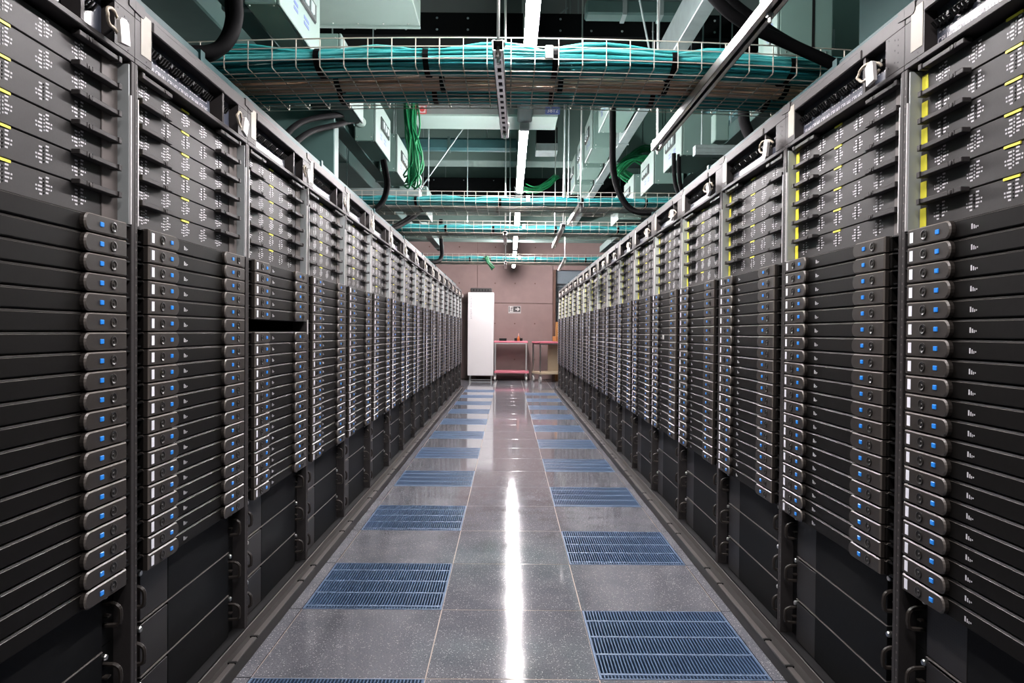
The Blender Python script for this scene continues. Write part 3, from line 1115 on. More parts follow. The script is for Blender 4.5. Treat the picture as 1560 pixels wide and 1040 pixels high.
# ------------------------------------------------------------------ slotted steel struts that carry the trays, with hanger rods
def strut(x0, x1, y0, y1, label, w_=0.041, z=2.25, rods=((0.04, CEIL),), slots=True):
    t = thing('slotted_strut', label, 'strut', (x0, y0, z), 0, 'slotted steel struts')
    L = y1 - y0
    dx = (x1 - x0)
    mb = MB()
    h = w_ / 2

    def P(x, y, zz):
        return (x + dx * y / L, y, zz)
    # C section with open top lips and slots along the underside
    ns = max(3, int(L / 0.075))
    for a, b, z0, z1 in ((-h, -h + 0.003, 0, 0.041), (h - 0.003, h, 0, 0.041), (-h, -h + 0.01, 0.038, 0.041), (h - 0.01, h, 0.038, 0.041),
                         (-h, -0.008, 0, 0.003), (0.008, h, 0, 0.003)):
        n = len(mb.v)
        mb.v += [P(xx, yy, zz) for zz in (z0, z1) for xx, yy in ((a, 0), (b, 0), (b, L), (a, L))]
        for q in ((0, 3, 2, 1), (4, 5, 6, 7), (0, 1, 5, 4), (1, 2, 6, 5), (2, 3, 7, 6), (3, 0, 4, 7)):
            mb.face(tuple(n + i for i in q))
    for k in range(ns + 1 if slots else 0):
        yy = k * L / ns
        ya, yb = max(0, yy - 0.017), min(L, yy + 0.017)
        n = len(mb.v)
        mb.v += [P(xx, y_, zz) for zz in (0, 0.003) for xx, y_ in ((-0.008, ya), (0.008, ya), (0.008, yb), (-0.008, yb))]
        for q in ((0, 3, 2, 1), (4, 5, 6, 7)):
            mb.face(tuple(n + i for i in q))
    put('channel', mb.mesh('channel', 'steel'), t)
    n = MB()
    n.v += [P(xx, yy, zz) for zz in (0.0345, 0.0365) for xx, yy in ((-h + 0.003, 0), (h - 0.003, 0), (h - 0.003, L), (-h + 0.003, L))]
    for q in ((0, 3, 2, 1), (4, 5, 6, 7), (0, 1, 5, 4), (1, 2, 6, 5), (2, 3, 7, 6), (3, 0, 4, 7)):
        n.face(q)
    put('shade_strip', n.mesh('shade_strip', 'rack_dark'), t)  # dark strip added inside the channel so the slots read as shade
    for yy, zt in rods:
        xx = dx * yy / L
        put('hanger_rod', MB().tube([(xx, yy, -0.03), (xx, yy, zt - z)], 0.0062, 8).mesh('hanger_rod', 'steel'), t)
        put('nut', MB().lathe([(0.012, 0), (0.012, 0.012)], (xx, yy, -0.014), (0, 0, 1), 6).mesh('nut', 'steel'), t)
        put('clamp', box_mesh('clamp', 'steel', xx - 0.026, xx + 0.026, yy - 0.022, yy + 0.022, 0.042, 0.05, 0.002), t)
    return t


strut(-0.05, -0.03, 2.66, 3.86, 'slotted steel strut under the nearest tray beside the strip lamp', rods=((0.05, CEIL), (1.1, CEIL)))
strut(0.84, 0.832, 2.2, 4.05, 'long slotted steel strut slanting under the nearest tray on the right', 0.05, 2.237, rods=((0.1, CEIL), (1.8, CEIL)), slots=False)
strut(0.604, 0.588, 5.97, 6.95, 'slotted steel strut under the second tray, right of the lamp', rods=((0.05, CEIL),))
strut(0.545, 0.555, 7.15, 8.9, 'slotted steel strut under the third tray, right of the lamp', rods=((0.05, CEIL), (1.5, CEIL)))
strut(0.82, 0.862, 10.4, 12.2, 'slotted steel strut under the farthest tray, on the right', rods=((0.05, CEIL),))
strut(-0.05, -0.05, 7.7, 8.6, 'short slotted steel strut under the third tray, left of the lamp', rods=((0.1, CEIL),))
strut(-0.06, -0.06, 11.0, 11.9, 'short slotted steel strut under the farthest tray, left of the lamp', rods=((0.1, CEIL),))


# ------------------------------------------------------------------ tap-off boxes along the busbars
def tap_box(x0, x1, y0, y1, z0, z1, face, label, gland=False, back=0.067):
    """face = -1: the front plate looks towards -x, +1: towards +x"""
    t = thing('tap_off_box', label, 'electrical box', ((x0 + x1) / 2, y0, z0), 0, 'grey tap-off boxes overhead')
    hx, L, h = (x1 - x0) / 2, y1 - y0, z1 - z0
    put('case', box_mesh('case', 'pale', -hx, hx, 0, L, 0, h, 0.006), t)
    xf = face * hx
    put('front_plate', box_mesh('front_plate', 'face', xf, xf + face * 0.018, 0.0, L, -0.004, h, 0.004), t)
    x2 = xf + face * 0.018
    wn = put('display_window', box_mesh('display_window', 'glass_dark', x2 - face * 0.004, x2 + face * 0.012, L * 0.3, L * 0.85, h * 0.42, h * 0.72, 0.01), t)
    sw2 = MB()
    for k in range(3):
        sw2.box(x2 + face * 0.008, x2 + face * 0.02, L * (0.36 + 0.15 * k), L * (0.45 + 0.15 * k), h * 0.48, h * 0.64, 0.004)
    put('breaker_levers', sw2.mesh('breaker_levers', 'galv'), wn)
    lb = MB()
    for k, (a, b) in enumerate(((0.3, 0.4), (0.55, 0.68))):
        for q in range(2):
            lb.box(x2, x2 + face * 0.0012, L * a, L * b, h * (0.2 + 0.08 * q), h * (0.245 + 0.08 * q))
    put('printed_plates', lb.mesh('printed_plates', 'sign_blue'), t)
    sc = MB()
    for a in (0.02, L - 0.02):
        for b in (-hx * 0.75, hx * 0.75):
            sc.lathe([(0.005, 0), (0.004, 0.003)], (b, a, 0), (0, 0, -1), 6)
    for b in (-hx * 0.75, hx * 0.75):
        for q in (0.03, h - 0.03):
            sc.lathe([(0.006, 0), (0.005, 0.004)], (b, 0, q), (0, -1, 0), 6)
    put('screws', sc.mesh('screws', 'steel'), t)
    if gland:
        put('gland', MB().lathe([(0.045, 0), (0.045, 0.012), (0.03, 0.03)], (-0.03, 0, h * 0.4), (0, -1, 0), 14).mesh('gland', 'pale2', True), t)
    put('hanger_bracket', box_mesh('hanger_bracket', 'galv', -face * (hx - 0.002), -face * (hx + back), L * 0.4, L * 0.6, 0.09, 0.19), t)
    if y0 > 5.5:
        put('hanger_rod', MB().tube([(0, L / 2, h - 0.01), (0, L / 2, CEIL + 0.02 - z0)], 0.005, 6).mesh('hanger_rod', 'galv'), t)
    return t


for i, (y, nm) in enumerate(((3.28, 'nearest'), (4.46, 'second'), (5.62, 'third'), (6.7, 'fourth'), (7.9, 'fifth'), (9.1, 'sixth'))):
    tap_box(-1.235, -1.085, y, y + 0.68, 2.7, 3.06, 1, 'grey tap-off box with dark window over the left racks, %s from the camera' % nm, i == 2, 0.073)
for i, (y, nm) in enumerate(((3.85, 'nearest'), (5.0, 'second'), (5.97, 'third'), (7.12, 'fourth'), (8.25, 'fifth'), (9.4, 'sixth'))):
    if i == 1:
        continue
    bx = tap_box(1.46, 1.75, y, y + (0.68 if i else 0.2), 2.7, 3.05 if i else 3.35, -1, 'pale tap-off box high over the right racks, outer line, %s from the camera' % nm, False, 0.048)
    if i == 0:
        put('slot', box_mesh('slot', 'black', 0.03, 0.045, -0.002, 0.004, 0.05, 0.34), bx)
        put('slot', box_mesh('slot', 'black', -0.166, -0.162, 0.08, 0.1, 0.1, 0.3), bx)
for i, (y, nm) in enumerate(((6.4, 'nearest'), (7.68, 'second'), (8.6, 'third'), (9.6, 'fourth'))):
    tap_box(0.9, 1.13, y, y + 0.7, 3.2, 3.62, -1, 'pale tap-off box by the galvanised trunking, inner line, %s from the camera' % nm, False, 0.022)


# ------------------------------------------------------------------ trunkings, ducts, beams
def duct(name, label, cat, m, x0, x1, y0, y1, z0, z1, c=0.006, flange=None, along='y', lip='galv'):
    t = thing(name, label, cat, ((x0 + x1) / 2, y0, z0))
    hx, L, h = (x1 - x0) / 2, y1 - y0, z1 - z0
    put('body', box_mesh('body', m, -hx, hx, 0, L, 0, h, c), t)
    if flange:
        e = 0.008
        if along == 'y':
            me = MB().box(-hx - e, hx + e, 0, 0.035, -e, h + e).mesh('joint_flange', lip)
            k = flange
            while k < L - 0.05:
                put('joint_flange', me, t, (0, k, 0))
                k += flange
        else:
            me = MB().box(0, 0.035, -e, L + e, -e, h + e).mesh('joint_flange', lip)
            k = -hx + flange
            while k < hx - 0.05:
                put('joint_flange', me, t, (k, 0, 0))
                k += flange
    return t


def rods(t, pts, ztop, r=0.006):
    """hanger rods as parts of the thing t; pts in world coordinates (x, y, z of the foot)"""
    for x, y, z in pts:
        put('hanger_rod', MB().tube([(x - t.location.x, y - t.location.y, z - t.location.z), (x - t.location.x, y - t.location.y, ztop + 0.02 - t.location.z)], r, 6).mesh('hanger_rod', 'galv'), t)


t = duct('busbar_trunking', 'galvanised busbar trunking running along the right racks overhead', 'trunking', 'galv', 1.15, 1.25, 1.5, 14.0, 3.2, 3.44, 0.004, 2.0)
rods(t, [(1.2, 2 + 2 * k, 3.44) for k in range(6)], CEIL)
t = duct('busbar_trunking', 'dark busbar trunking behind the tap-off boxes over the left racks', 'trunking', 'duct', -1.42, -1.3, 1.5, 14.0, 2.78, 2.9, 0.004, 2.0)
rods(t, [(-1.36, y, 2.9) for y in (3.2, 5.4, 8.4, 9.8, 11.8)], CEIL)
t = duct('busbar_trunking', 'dark busbar trunking behind the tap-off boxes over the right racks', 'trunking', 'duct', 1.79, 1.9, 4.4, 14.0, 2.78, 2.9, 0.004, 2.0)
rods(t, [(1.84, y, 2.9) for y in (4.7, 5.9, 8.4, 9.8, 11.8)], CEIL)
t = duct('ventilation_duct', 'teal metal duct over the far side of the right racks', 'duct', 'teal_duct', 2.05, 2.6, 1.0, 14.0, 3.2, 3.55, 0.01, 1.5, lip='teal_duct')
rods(t, [(2.3, y, 3.55) for y in (2.5, 4.5, 8.5, 9.6, 12.2)], CEIL)
t = duct('ventilation_duct', 'broad dark green duct over the left racks', 'duct', 'duct', -2.7, -1.74, 1.0, 14.0, 3.0, 3.5, 0.01, 2.2, lip='duct')
rods(t, [(-2.2, y, 3.5) for y in (2.5, 5.6, 8.5, 9.6, 12.2)], CEIL)
duct('cable_channel', 'teal metal cable channel along the tops of the left racks', 'trunking', 'channel', -1.4, -1.1, 0.9, YEND, ZH + 0.003, 2.172, 0.004, 1.6, lip='channel')
duct('cable_channel', 'teal metal cable channel along the tops of the right racks', 'trunking', 'channel', 1.16, 1.45, 0.9, YEND, ZH + 0.003, 2.165, 0.004, 1.6, lip='channel')

for (y, z, x0, x1, nm) in ((6.2, 3.78, -4.9, 4.9, 'nearer'), (13.0, 3.62, -4.9, 4.9, 'farther')):
    h = 0.2 if y < 10 else 0.4
    t = duct('black_trunking', 'wide black trunking crossing the hall below the ceiling, %s one' % nm, 'trunking', 'beam', x0, x1, y, y + 0.35, z, z + h, 0.004)
    bl = MB()
    k = x0 + 0.2
    while k < x1:
        for zz in (0.05, h - 0.05):
            bl.lathe([(0.011, 0), (0.009, 0.004)], (k - (x0 + x1) / 2, 0, zz), (0, -1, 0), 6)
        k += 0.27 if y < 10 else 0.55
    put('bolts', bl.mesh('bolts', 'galv'), t)
    rods(t, [(x, y + 0.17, z + h) for x in (-3, -1.2, 0.6, 2.4, 4)], CEIL, 0.008)
t = duct('ceiling_beam', 'grey concrete beam under the ceiling behind the nearer black trunking', 'beam', 'concrete_dark', -4.95, 4.95, 7.0, 7.35, 4.05, CEIL, 0.01)
t = duct('ceiling_beam', 'pale concrete beam under the ceiling in mid hall', 'beam', 'ceil', -4.95, 4.95, 10.6, 11.0, 3.75, CEIL, 0.01)
t = duct('ceiling_beam', 'pale deep beam just above the farthest cable trays', 'beam', 'ceil', -4.95, 4.95, 13.5, 13.9, 2.95, CEIL, 0.01)
t = duct('ceiling_pipe', 'dark teal pipe sleeve crossing under the ceiling left of the lamp', 'pipe', 'teal_duct', -2.6, 0.1, 9.0, 9.12, 3.5, 3.66, 0.03, 0.9, 'x', 'duct')
rods(t, [(-1.06, 9.06, 3.66), (-0.3, 9.06, 3.66)], CEIL)
t = duct('ceiling_pipe', 'ribbed grey channel under the ceiling right of the lamp', 'pipe', 'duct', 0.61, 1.6, 5.8, 5.95, 3.8, 3.92, 0.015, 0.3, 'x', 'galv')
rods(t, [(0.8, 5.87, 3.92), (1.4, 5.87, 3.92)], CEIL)

# broad white plenum boxes
t = duct('plenum_box', 'large pale plenum box with screwed lid, upper left of the lamp', 'plenum', 'pale2', -1.72, -0.66, 3.6, 5.15, 3.4, 3.75, 0.004)
sc = MB()
for k in range(6):
    sc.lathe([(0.007, 0), (0.006, 0.004)], (-0.45 + k * 0.18, 1.5, 0), (0, 0, -1), 8)
put('screws', sc.mesh('screws', 'steel'), t)
put('lid_edge', box_mesh('lid_edge', 'pale2', -0.53, 0.53, 1.53, 1.56, -0.012, 0.004), t)
rods(t, [(-1.5, 4, 3.75), (-0.8, 4, 3.75)], CEIL)
t = duct('plenum_box', 'long white plenum box crossing behind the nearest cable tray', 'plenum', 'pale2', -1.005, 0.485, 7.26, 7.73, 3.4, 3.62, 0.004)
put('front_plate', box_mesh('front_plate', 'concrete_dark', -0.74, 0.74, -0.006, 0.004, 0.02, 0.22), t)
rods(t, [(-0.9, 7.5, 3.62), (0.4, 7.5, 3.62)], CEIL)
# its number plate and pictogram plate
np_ = thing('number_plate', 'small blue number plate reading 3812 on white plenum box', 'sign', (0.43, 7.245, 3.425))
put('plate', box_mesh('plate', 'sign_blue', -0.075, 0.075, 0, 0.008, 0, 0.07), np_)
mb = MB()
text_on(mb, '3812', 0.062, lambda x, y: (x * 0.95, -0.001, 0.035 + y))
put('digits', mb.mesh('digits', 'sign_white'), np_)
np_ = thing('pictogram_plate', 'small white and red pictogram plate at left end of plenum box', 'sign', (-0.93, 7.245, 3.415))
put('plate', box_mesh('plate', 'sign_red', -0.07, 0.07, 0, 0.006, 0, 0.09), np_)
mb = MB()
mb.box(-0.055, 0.06, -0.002, 0.001, 0.01, 0.08)
mb.mi = 1
mb.box(-0.05, -0.02, -0.003, 0.001, 0.03, 0.075)
mb.lathe([(0.026, 0), (0.026, 0.0015)], (0.026, -0.002, 0.045), (0, -1, 0), 12)
put('symbol', mb.mesh('symbol', ['sign_white', 'sign_red']), np_)
# black junction box by the second lamp
t = duct('junction_box', 'black junction box with metal base under the ceiling right of the second lamp', 'electrical box', 'beam', 0.335, 0.6, 9.0, 9.3, 3.6, 3.8, 0.004)
put('base_plate', box_mesh('base_plate', 'galv', -0.14, 0.14, -0.01, 0.31, -0.1, -0.005, 0.004), t)
rods(t, [(0.45, 9.15, 3.8)], CEIL)
# tall grey-green panels seen over the racks
duct('service_cabinet', 'tall grey green service cabinet standing behind the left racks', 'cabinet', 'duct', -2.2, -1.24, 5.0, 5.12, 2.2, 2.76, 0.006)
duct('service_cabinet', 'grey green cabinet with vertical slots over the right racks', 'cabinet', 'pale', 1.5, 2.02, 4.1, 4.3, 2.72, 3.9, 0.006)
t = duct('service_box', 'small pale box between the right racks and the trunking', 'electrical box', 'pale', 1.594, 1.7, 5.5, 5.62, 2.7, 2.92, 0.006)
rods(t, [(1.64, 5.56, 2.92)], CEIL)
for (x0, x1, y, nm) in ((1.44, 2.1, 5.5, 'right racks'), (-1.75, -0.93, 7.3, 'left racks')):
    t = duct('support_channel', 'grey ribbed support channel crossing over the %s' % nm, 'strut', 'galv', x0, x1, y, y + 0.08, 2.585, 2.665, 0.004)
    mb = MB()
    for q in (0.018, 0.05):
        mb.box(-(x1 - x0) / 2, (x1 - x0) / 2, -0.006, 0.002, q, q + 0.012)
    put('ribs', mb.mesh('ribs', 'galv'), t)
    rods(t, [(x1 - 0.1, y + 0.04, 2.665), (x0 + 0.06, y + 0.04, 2.665)], CEIL)


# loose rods and braces
def rod(label, a, b, r=0.0065, m='galv'):
    o = thing('tie_rod', label, 'rod', a, 0, None, None)
    put('bar', MB().tube([(0, 0, 0), tuple(Vector(b) - Vector(a))], r, 8).mesh('bar', m), o)
    nut = MB()
    d = (Vector(b) - Vector(a)).normalized()
    nut.lathe([(r * 1.9, 0), (r * 1.9, 0.02)], tuple(d * 0.01), tuple(d), 6)
    put('nut', nut.mesh('nut', 'steel'), o)


rod('steel brace slanting up left of the lamp behind the plenum box', (-0.978, 7.8, 2.773), (-0.4, 7.8, 3.6))
rod('thin vertical rod left of the slanting brace', (-0.893, 7.75, 2.83), (-0.896, 7.75, CEIL))
rod('thin vertical rod just right of the slanting brace', (-0.511, 8.5, 2.5), (-0.515, 8.5, CEIL))
rod('thin vertical rod below the nearest strut beside the second lamp', (0.002, 9.0, 2.5), (-0.004, 9.0, CEIL))
rod('thin vertical rod right of the lamp, third of three close rods', (0.535, 6.95, 2.4), (0.535, 6.95, CEIL))
rod('thin vertical rod right of the lamp, middle of three close rods', (0.575, 6.95, 2.4), (0.575, 6.95, CEIL))
rod('vertical rod left of the galvanised trunking above the nearest tray', (0.89, 4.3, 2.6), (0.887, 4.3, CEIL))
rod('slanting rod beside the vertical rod above the nearest tray', (0.915, 4.6, 2.95), (0.8, 4.6, 3.5))
rod('slender brace from the right racks up to the teal duct', (1.95, 4.2, 2.3), (2.1, 4.6, 3.2))
rod('steel brace slanting under the ceiling right of the lamp', (0.1, 6.9, 4.0), (0.55, 6.9, 4.35))


# ------------------------------------------------------------------ black power cables, green cables
def cable(label, paths, r, m='rubber', cat='cable'):
    mb = MB()
    for p in paths:
        mb.tube(p, r, 8, 5)
    return thing('power_cable' if m == 'rubber' else 'network_cable', label, cat, (0, 0, 0), 0, None, mb.mesh('cable', m, True))


def off(p, d):
    return [tuple(Vector(q) + Vector(d)) for q in p]


c1 = [(-1.02, 2.72, 3.0), (-1.045, 2.7, 2.5), (-1.045, 2.7, 2.38), (-1.065, 2.68, 2.29), (-1.11, 2.65, 2.232), (-1.18, 2.6, 2.207), (-1.28, 2.55, 2.205)]
cable('thick black cables dropping past the nearest tray to the left racks, front pair', [c1], 0.027)
cable('thick black cable close behind the front one on the left', [off(c1, (-0.04, 0.06, 0.012))], 0.027)
cable('black cable from the gland of the left tap-off box down to the racks, lower', [[(-1.19, 5.62, 2.845), (-1.211, 5.55, 2.836), (-1.21, 5.2, 2.72), (-1.205, 4.95, 2.63), (-1.3, 4.65, 2.5), (-1.28, 4.2, 2.3), (-1.26, 3.98, 2.178)]], 0.02)
cable('black cable crossing above the lower one left of the tap-off box', [[(-1.16, 5.5, 2.98), (-1.171, 5.45, 2.923), (-1.185, 5.3, 2.80), (-1.19, 4.95, 2.70), (-1.34, 4.6, 2.55), (-1.34, 4.2, 2.34), (-1.33, 3.95, 2.178)]], 0.02)
c3 = [(-1.1, 6.2, 2.692), (-1.093, 6.2, 2.66), (-1.063, 6.2, 2.481), (-1.079, 6.1, 2.319), (-1.139, 6.0, 2.216), (-1.2, 5.96, 2.178)]
cable('black cable hanging under the left tap-off boxes before the second tray', [c3, off(c3, (-0.028, 0.02, 0))], 0.016)
cable('black cable hanging by the farthest tray on the left', [[(-1.05, 10.8, 2.9), (-1.045, 10.8, 2.591), (-1.033, 10.8, 2.341), (-1.092, 10.6, 2.23), (-1.216, 10.4, 2.205)]], 0.03)
c5 = [(-0.9, 7.6, 2.6), (-0.951, 7.5, 2.462), (-1.06, 7.3, 2.319), (-1.146, 7.0, 2.206), (-1.2, 6.85, 2.19)]
cable('black cables slanting down to the left racks between second and third trays', [c5, off(c5, (-0.06, 0.1, 0.02))], 0.02)
c6 = [(0.65, 2.84, 2.75), (0.799, 2.85, 2.562), (0.93, 2.86, 2.455), (1.125, 2.88, 2.378), (1.314, 2.88, 2.295), (1.45, 2.88, 2.22), (1.5, 2.88, 2.05)]
cable('thick black cable sweeping across the nearest tray to the right racks', [c6], 0.025)
cable('second black cable along the top of the sweeping one', [[(0.75, 2.9, 2.8), (0.86, 2.9, 2.6), (1.0, 2.9, 2.48), (1.15, 2.93, 2.405), (1.33, 2.93, 2.32), (1.5, 2.93, 2.2)]], 0.02)
cable('black cable bending down behind the nearest tray to the right racks', [[(1.2, 3.75, 2.6), (1.216, 3.7, 2.391), (1.228, 3.7, 2.289), (1.263, 3.65, 2.18), (1.31, 3.6, 2.172)]], 0.03)
c8 = [(0.86, 6.0, 3.2), (0.86, 6.0, 2.874), (0.869, 6.0, 2.569), (0.93, 5.95, 2.337), (1.034, 5.9, 2.21), (1.22, 5.8, 2.18)]
cable('long black cable curving down before the second tray to the right racks', [c8, off(c8, (0.02, 0.03, 0.01))], 0.02)
c9 = [(1.39, 6.0, 2.72), (1.393, 6.0, 2.562), (1.411, 6.0, 2.435), (1.43, 5.9, 2.305), (1.42, 5.8, 2.18)]
cable('short pair of black cables under the right outer tap-off box', [c9, off(c9, (0.05, 0.03, 0))], 0.018)
def loose(path, n, spread, seed):
    d = random.Random(seed)
    out = []
    for k in range(n):
        o1 = Vector((d.uniform(-1, 1), d.uniform(-1, 1), d.uniform(-1, 1))) * spread
        out.append([tuple(Vector(p) + o1 * (0.6 + 0.4 * math.sin(q * 1.7 + k)) + Vector((d.uniform(-1, 1), d.uniform(-1, 1), d.uniform(-1, 1))) * spread * 0.25)
                    for q, p in enumerate(path)])
    return out


cable('bunch of bright green network cables dropping beside the left tap-off boxes',
      loose([(-0.95, 6.72, CEIL), (-0.95, 6.7, 3.7), (-0.94, 6.65, 3.2), (-0.92, 6.63, 2.95), (-0.9, 6.64, 2.75), (-0.92, 6.7, 2.64), (-0.98, 6.8, 2.62)], 26, 0.075, 1), 0.008, 'green')
cable('green network cables looping right of the second lamp',
      loose([(0.16, 8.3, 2.9), (0.26, 8.45, 2.9), (0.42, 8.55, 2.97), (0.58, 8.6, 3.09)], 16, 0.045, 2), 0.007, 'green')
cable('dark coils of green cable above the right tap-off boxes',
      loose([(1.27, 8.5, 3.1), (1.42, 8.52, 3.28), (1.6, 8.55, 3.3), (1.78, 8.6, 3.16), (1.6, 8.62, 3.06), (1.42, 8.6, 3.1), (1.36, 8.58, 3.22), (1.6, 8.55, 3.4), (1.95, 8.6, 3.3)], 12, 0.07, 3), 0.011, 'green')
cable('green cable ends dangling from the farthest tray',
      loose([(-0.42, 11.35, 2.37), (-0.36, 11.16, 2.36), (-0.33, 11.12, 2.28), (-0.25, 11.12, 2.2)], 9, 0.035, 4), 0.008, 'green')

# ------------------------------------------------------------------ things by the far wall
t = thing('tall_cabinet', 'tall white cabinet on a low steel stand by the far wall', 'cabinet', (-0.675, 17.0, 0))
put('body', box_mesh('body', 'cabinet', -0.31, 0.31, 0.02, 0.5, 0.13, 2.13, 0.004), t)
put('door', box_mesh('door', 'cabinet', -0.312, 0.312, 0.0, 0.02, 0.13, 2.135, 0.003), t)
mb = MB()
for k in range(14):
    if k == 6:
        continue
    mb.box(-0.25, -0.225 + 0.012 * (k % 3 == 0), -0.001, 0.001, 1.5 + 0.04 * k, 1.524 + 0.04 * k)
put('printed_words', mb.mesh('printed_words', 'grey_print'), t)
st = MB()
for x in (-0.26, 0.26):
    for y in (0.05, 0.44):
        st.box(x - 0.012, x + 0.012, y - 0.012, y + 0.012, 0.0, 0.13)
    st.box(x - 0.012, x + 0.012, 0.05, 0.44, 0.09, 0.11)
st.box(-0.26, 0.26, 0.04, 0.06, 0.02, 0.035)
put('stand', st.mesh('stand', 'steel'), t)
t = thing('ventilation_box', 'dark grey box lying on top of the white cabinet', 'box', (-0.675, 17.05, 2.136))
mb = MB().box(-0.26, 0.26, 0, 0.4, 0, 0.11, 0.02)
put('case', mb.mesh('case', 'rack_paint'), t)
mb = MB()
for k in range(6):
    mb.box(-0.2 + k * 0.07, -0.16 + k * 0.07, -0.003, 0.002, 0.03, 0.08)
put('vent_slots', mb.mesh('vent_slots', 'black'), t)


def castor(mb, x, y, r=0.055):
    mb.mi = 0
    mb.lathe([(r * 0.5, -0.02), (r, -0.018), (r, 0.018), (r * 0.5, 0.02)], (x, y, r), (1, 0, 0), 14)
    mb.mi = 1
    mb.box(x - 0.03, x - 0.024, y - 0.02, y + 0.02, r * 0.8, r * 2 + 0.02)
    mb.box(x + 0.024, x + 0.03, y - 0.02, y + 0.02, r * 0.8, r * 2 + 0.02)
    mb.box(x - 0.03, x + 0.03, y - 0.025, y + 0.025, r * 2 + 0.01, r * 2 + 0.025)


def cart(label, loc, rz, w_, d_, shelf, mats):
    t = thing('trolley', label, 'trolley', loc, rz, None)
    put('top', box_mesh('top', mats[0], -w_ / 2, w_ / 2, 0, d_, 0.925, 0.97, 0.008), t)
    put('shelf', box_mesh('shelf', mats[1], -w_ / 2 + 0.01, w_ / 2 + 0.03, 0.0, d_, shelf, shelf + 0.055, 0.006), t)
    for x in (-w_ / 2 + 0.03, w_ / 2 - 0.03):
        for y in (0.03, d_ - 0.03):
            put('leg', box_mesh('leg', 'steel', x - 0.015, x + 0.015, y - 0.015, y + 0.015, 0.15, 0.93, 0.002), t)
            c = MB()
            castor(c, x, y, 0.055 if mats[0] == mats[1] else 0.07)
            put('castor', c.mesh('castor', ['castor', 'steel']), t)
    fr = MB()
    for y in (0.02, d_ - 0.02):
        fr.box(-w_ / 2 + 0.03, w_ / 2 - 0.03, y - 0.01, y + 0.01, 0.895, 0.925)
    put('top_rail', fr.mesh('top_rail', 'steel'), t)
    return t


cart('pink topped steel trolley beside the white cabinet', (0.055, 17.05, 0), 0, 0.82, 0.5, 0.19, ('pink', 'pink'))
t = cart('steel trolley with pink top and wooden shelf beside the right racks', (1.14, 16.75, 0), 0.32, 0.86, 0.55, 0.19, ('pink', 'wood'))
put('back_panel', box_mesh('back_panel', 'wood', -0.02, 0.4, 0.5, 0.52, 0.24, 0.9), t)
t = thing('adapter_box', 'small black box lying at left on the pink trolley', 'box', (-0.14, 17.15, 0.971))
put('case', box_mesh('case', 'black', -0.09, 0.09, 0, 0.12, 0, 0.06, 0.006), t)
put('lid', box_mesh('lid', 'rack_paint', -0.092, 0.092, -0.002, 0.122, 0.05, 0.066, 0.003), t)
t = thing('tool_case', 'black tool case at right on the pink trolley', 'box', (0.24, 17.18, 0.971))
put('case', box_mesh('case', 'black', -0.1, 0.1, 0, 0.12, 0, 0.07, 0.008), t)
put('handle', MB().tube([(-0.04, 0.06, 0.07), (-0.03, 0.06, 0.085), (0.03, 0.06, 0.085), (0.04, 0.06, 0.07)], 0.006, 6).mesh('handle', 'black'), t)
t = thing('spray_bottle', 'slim orange bottle standing before the black tool case', 'bottle', (0.24, 17.13, 0.971))
put('bottle', MB().lathe([(0.03, 0), (0.032, 0.06), (0.026, 0.09), (0.012, 0.11), (0.012, 0.13)], (0, 0, 0), (0, 0, 1), 14).mesh('bottle', 'orange', True), t)
put('nozzle', MB().lathe([(0.014, 0.13), (0.014, 0.15), (0.006, 0.16), (0.006, 0.19)], (0, 0, 0), (0, 0, 1), 10).mesh('nozzle', 'paper', True), t)
t = thing('carton', 'low brown cardboard carton on the right trolley', 'box', (1.28, 16.9, 0.971), 0.2)
put('carton_body', box_mesh('carton_body', 'cardboard', -0.16, 0.16, 0, 0.28, 0, 0.12, 0.004), t)
put('flap', MB().box(-0.18, 0.0, -0.03, 0.0, 0.1, 0.106).mesh('flap', 'cardboard'), t)
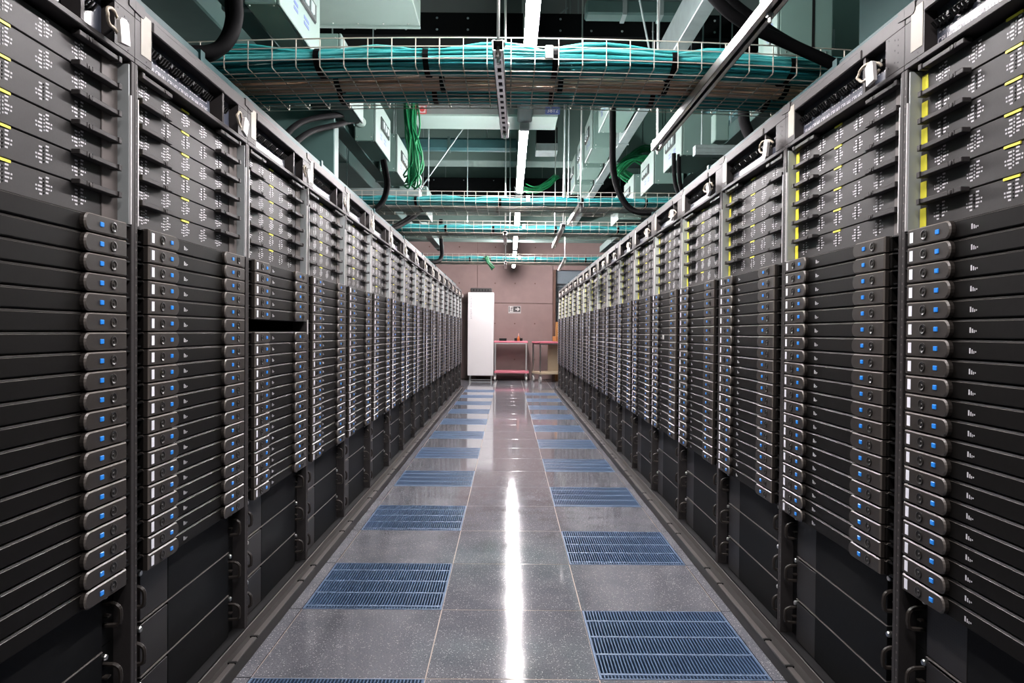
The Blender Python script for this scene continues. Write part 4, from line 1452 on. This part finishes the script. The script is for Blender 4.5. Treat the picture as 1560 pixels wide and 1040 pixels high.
t = thing('paper_sheet', 'pink paper folder leaning on the brown carton', 'paper', (1.27, 16.98, 1.092), 0.2)
put('sheet', MB().prism([(0, 0), (0.012, 0), (0.09, 0.2), (0.078, 0.2)], 1, -0.06, 0.16).mesh('sheet', 'paper'), t)
t = thing('carton', 'tall orange brown carton behind the right trolley', 'box', (1.465, 17.455, 0), 0)
put('carton_body', box_mesh('carton_body', 'cardboard', -0.3, 0.3, 0, 0.19, 0, 1.45, 0.006), t)
put('tape', box_mesh('tape', 'wood', -0.03, 0.03, -0.001, 0.05, 0.6, 1.451), t)

# exit sign
t = thing('exit_sign', 'dark emergency exit sign with running figure and arrow on far wall', 'sign', (0.143, WALL_Y - 0.012, 1.655))
put('plate', box_mesh('plate', 'sign_white', -0.155, 0.155, 0, 0.011, 0.0, 0.185), t)
mb = MB()
mb.box(-0.145, -0.125, -0.002, 0.001, 0.035, 0.175)
mb.box(-0.035, 0.145, -0.002, 0.001, 0.035, 0.175)
mb.box(-0.14, 0.145, -0.002, 0.001, 0.012, 0.02)
put('dark_field', mb.mesh('dark_field', 'sign_black'), t)
mb = MB()
mb.prism([(0.02, 0.09), (0.07, 0.09), (0.06, 0.06), (0.085, 0.06), (0.13, 0.105), (0.085, 0.15), (0.06, 0.15), (0.07, 0.12), (0.02, 0.12)], 1, 0.001, -0.004)
put('arrow', mb.mesh('arrow', 'sign_white'), t)
mb = MB()
mb.lathe([(0.012, 0), (0.012, 0.002)], (-0.062, 0, 0.155), (0, -1, 0), 10)
for a, b in (((-0.07, 0.14), (-0.085, 0.09)), ((-0.085, 0.09), (-0.06, 0.07)), ((-0.06, 0.07), (-0.07, 0.04)), ((-0.085, 0.09), (-0.105, 0.065)), ((-0.105, 0.065), (-0.12, 0.06)),
             ((-0.072, 0.135), (-0.045, 0.11)), ((-0.075, 0.135), (-0.1, 0.12))):
    mb.tube([(a[0], -0.001, a[1]), (b[0], -0.001, b[1])], 0.006, 5)
put('figure', mb.mesh('figure', 'sign_black'), t)
print('servers', n_ind, 'objects', len(bpy.data.objects))
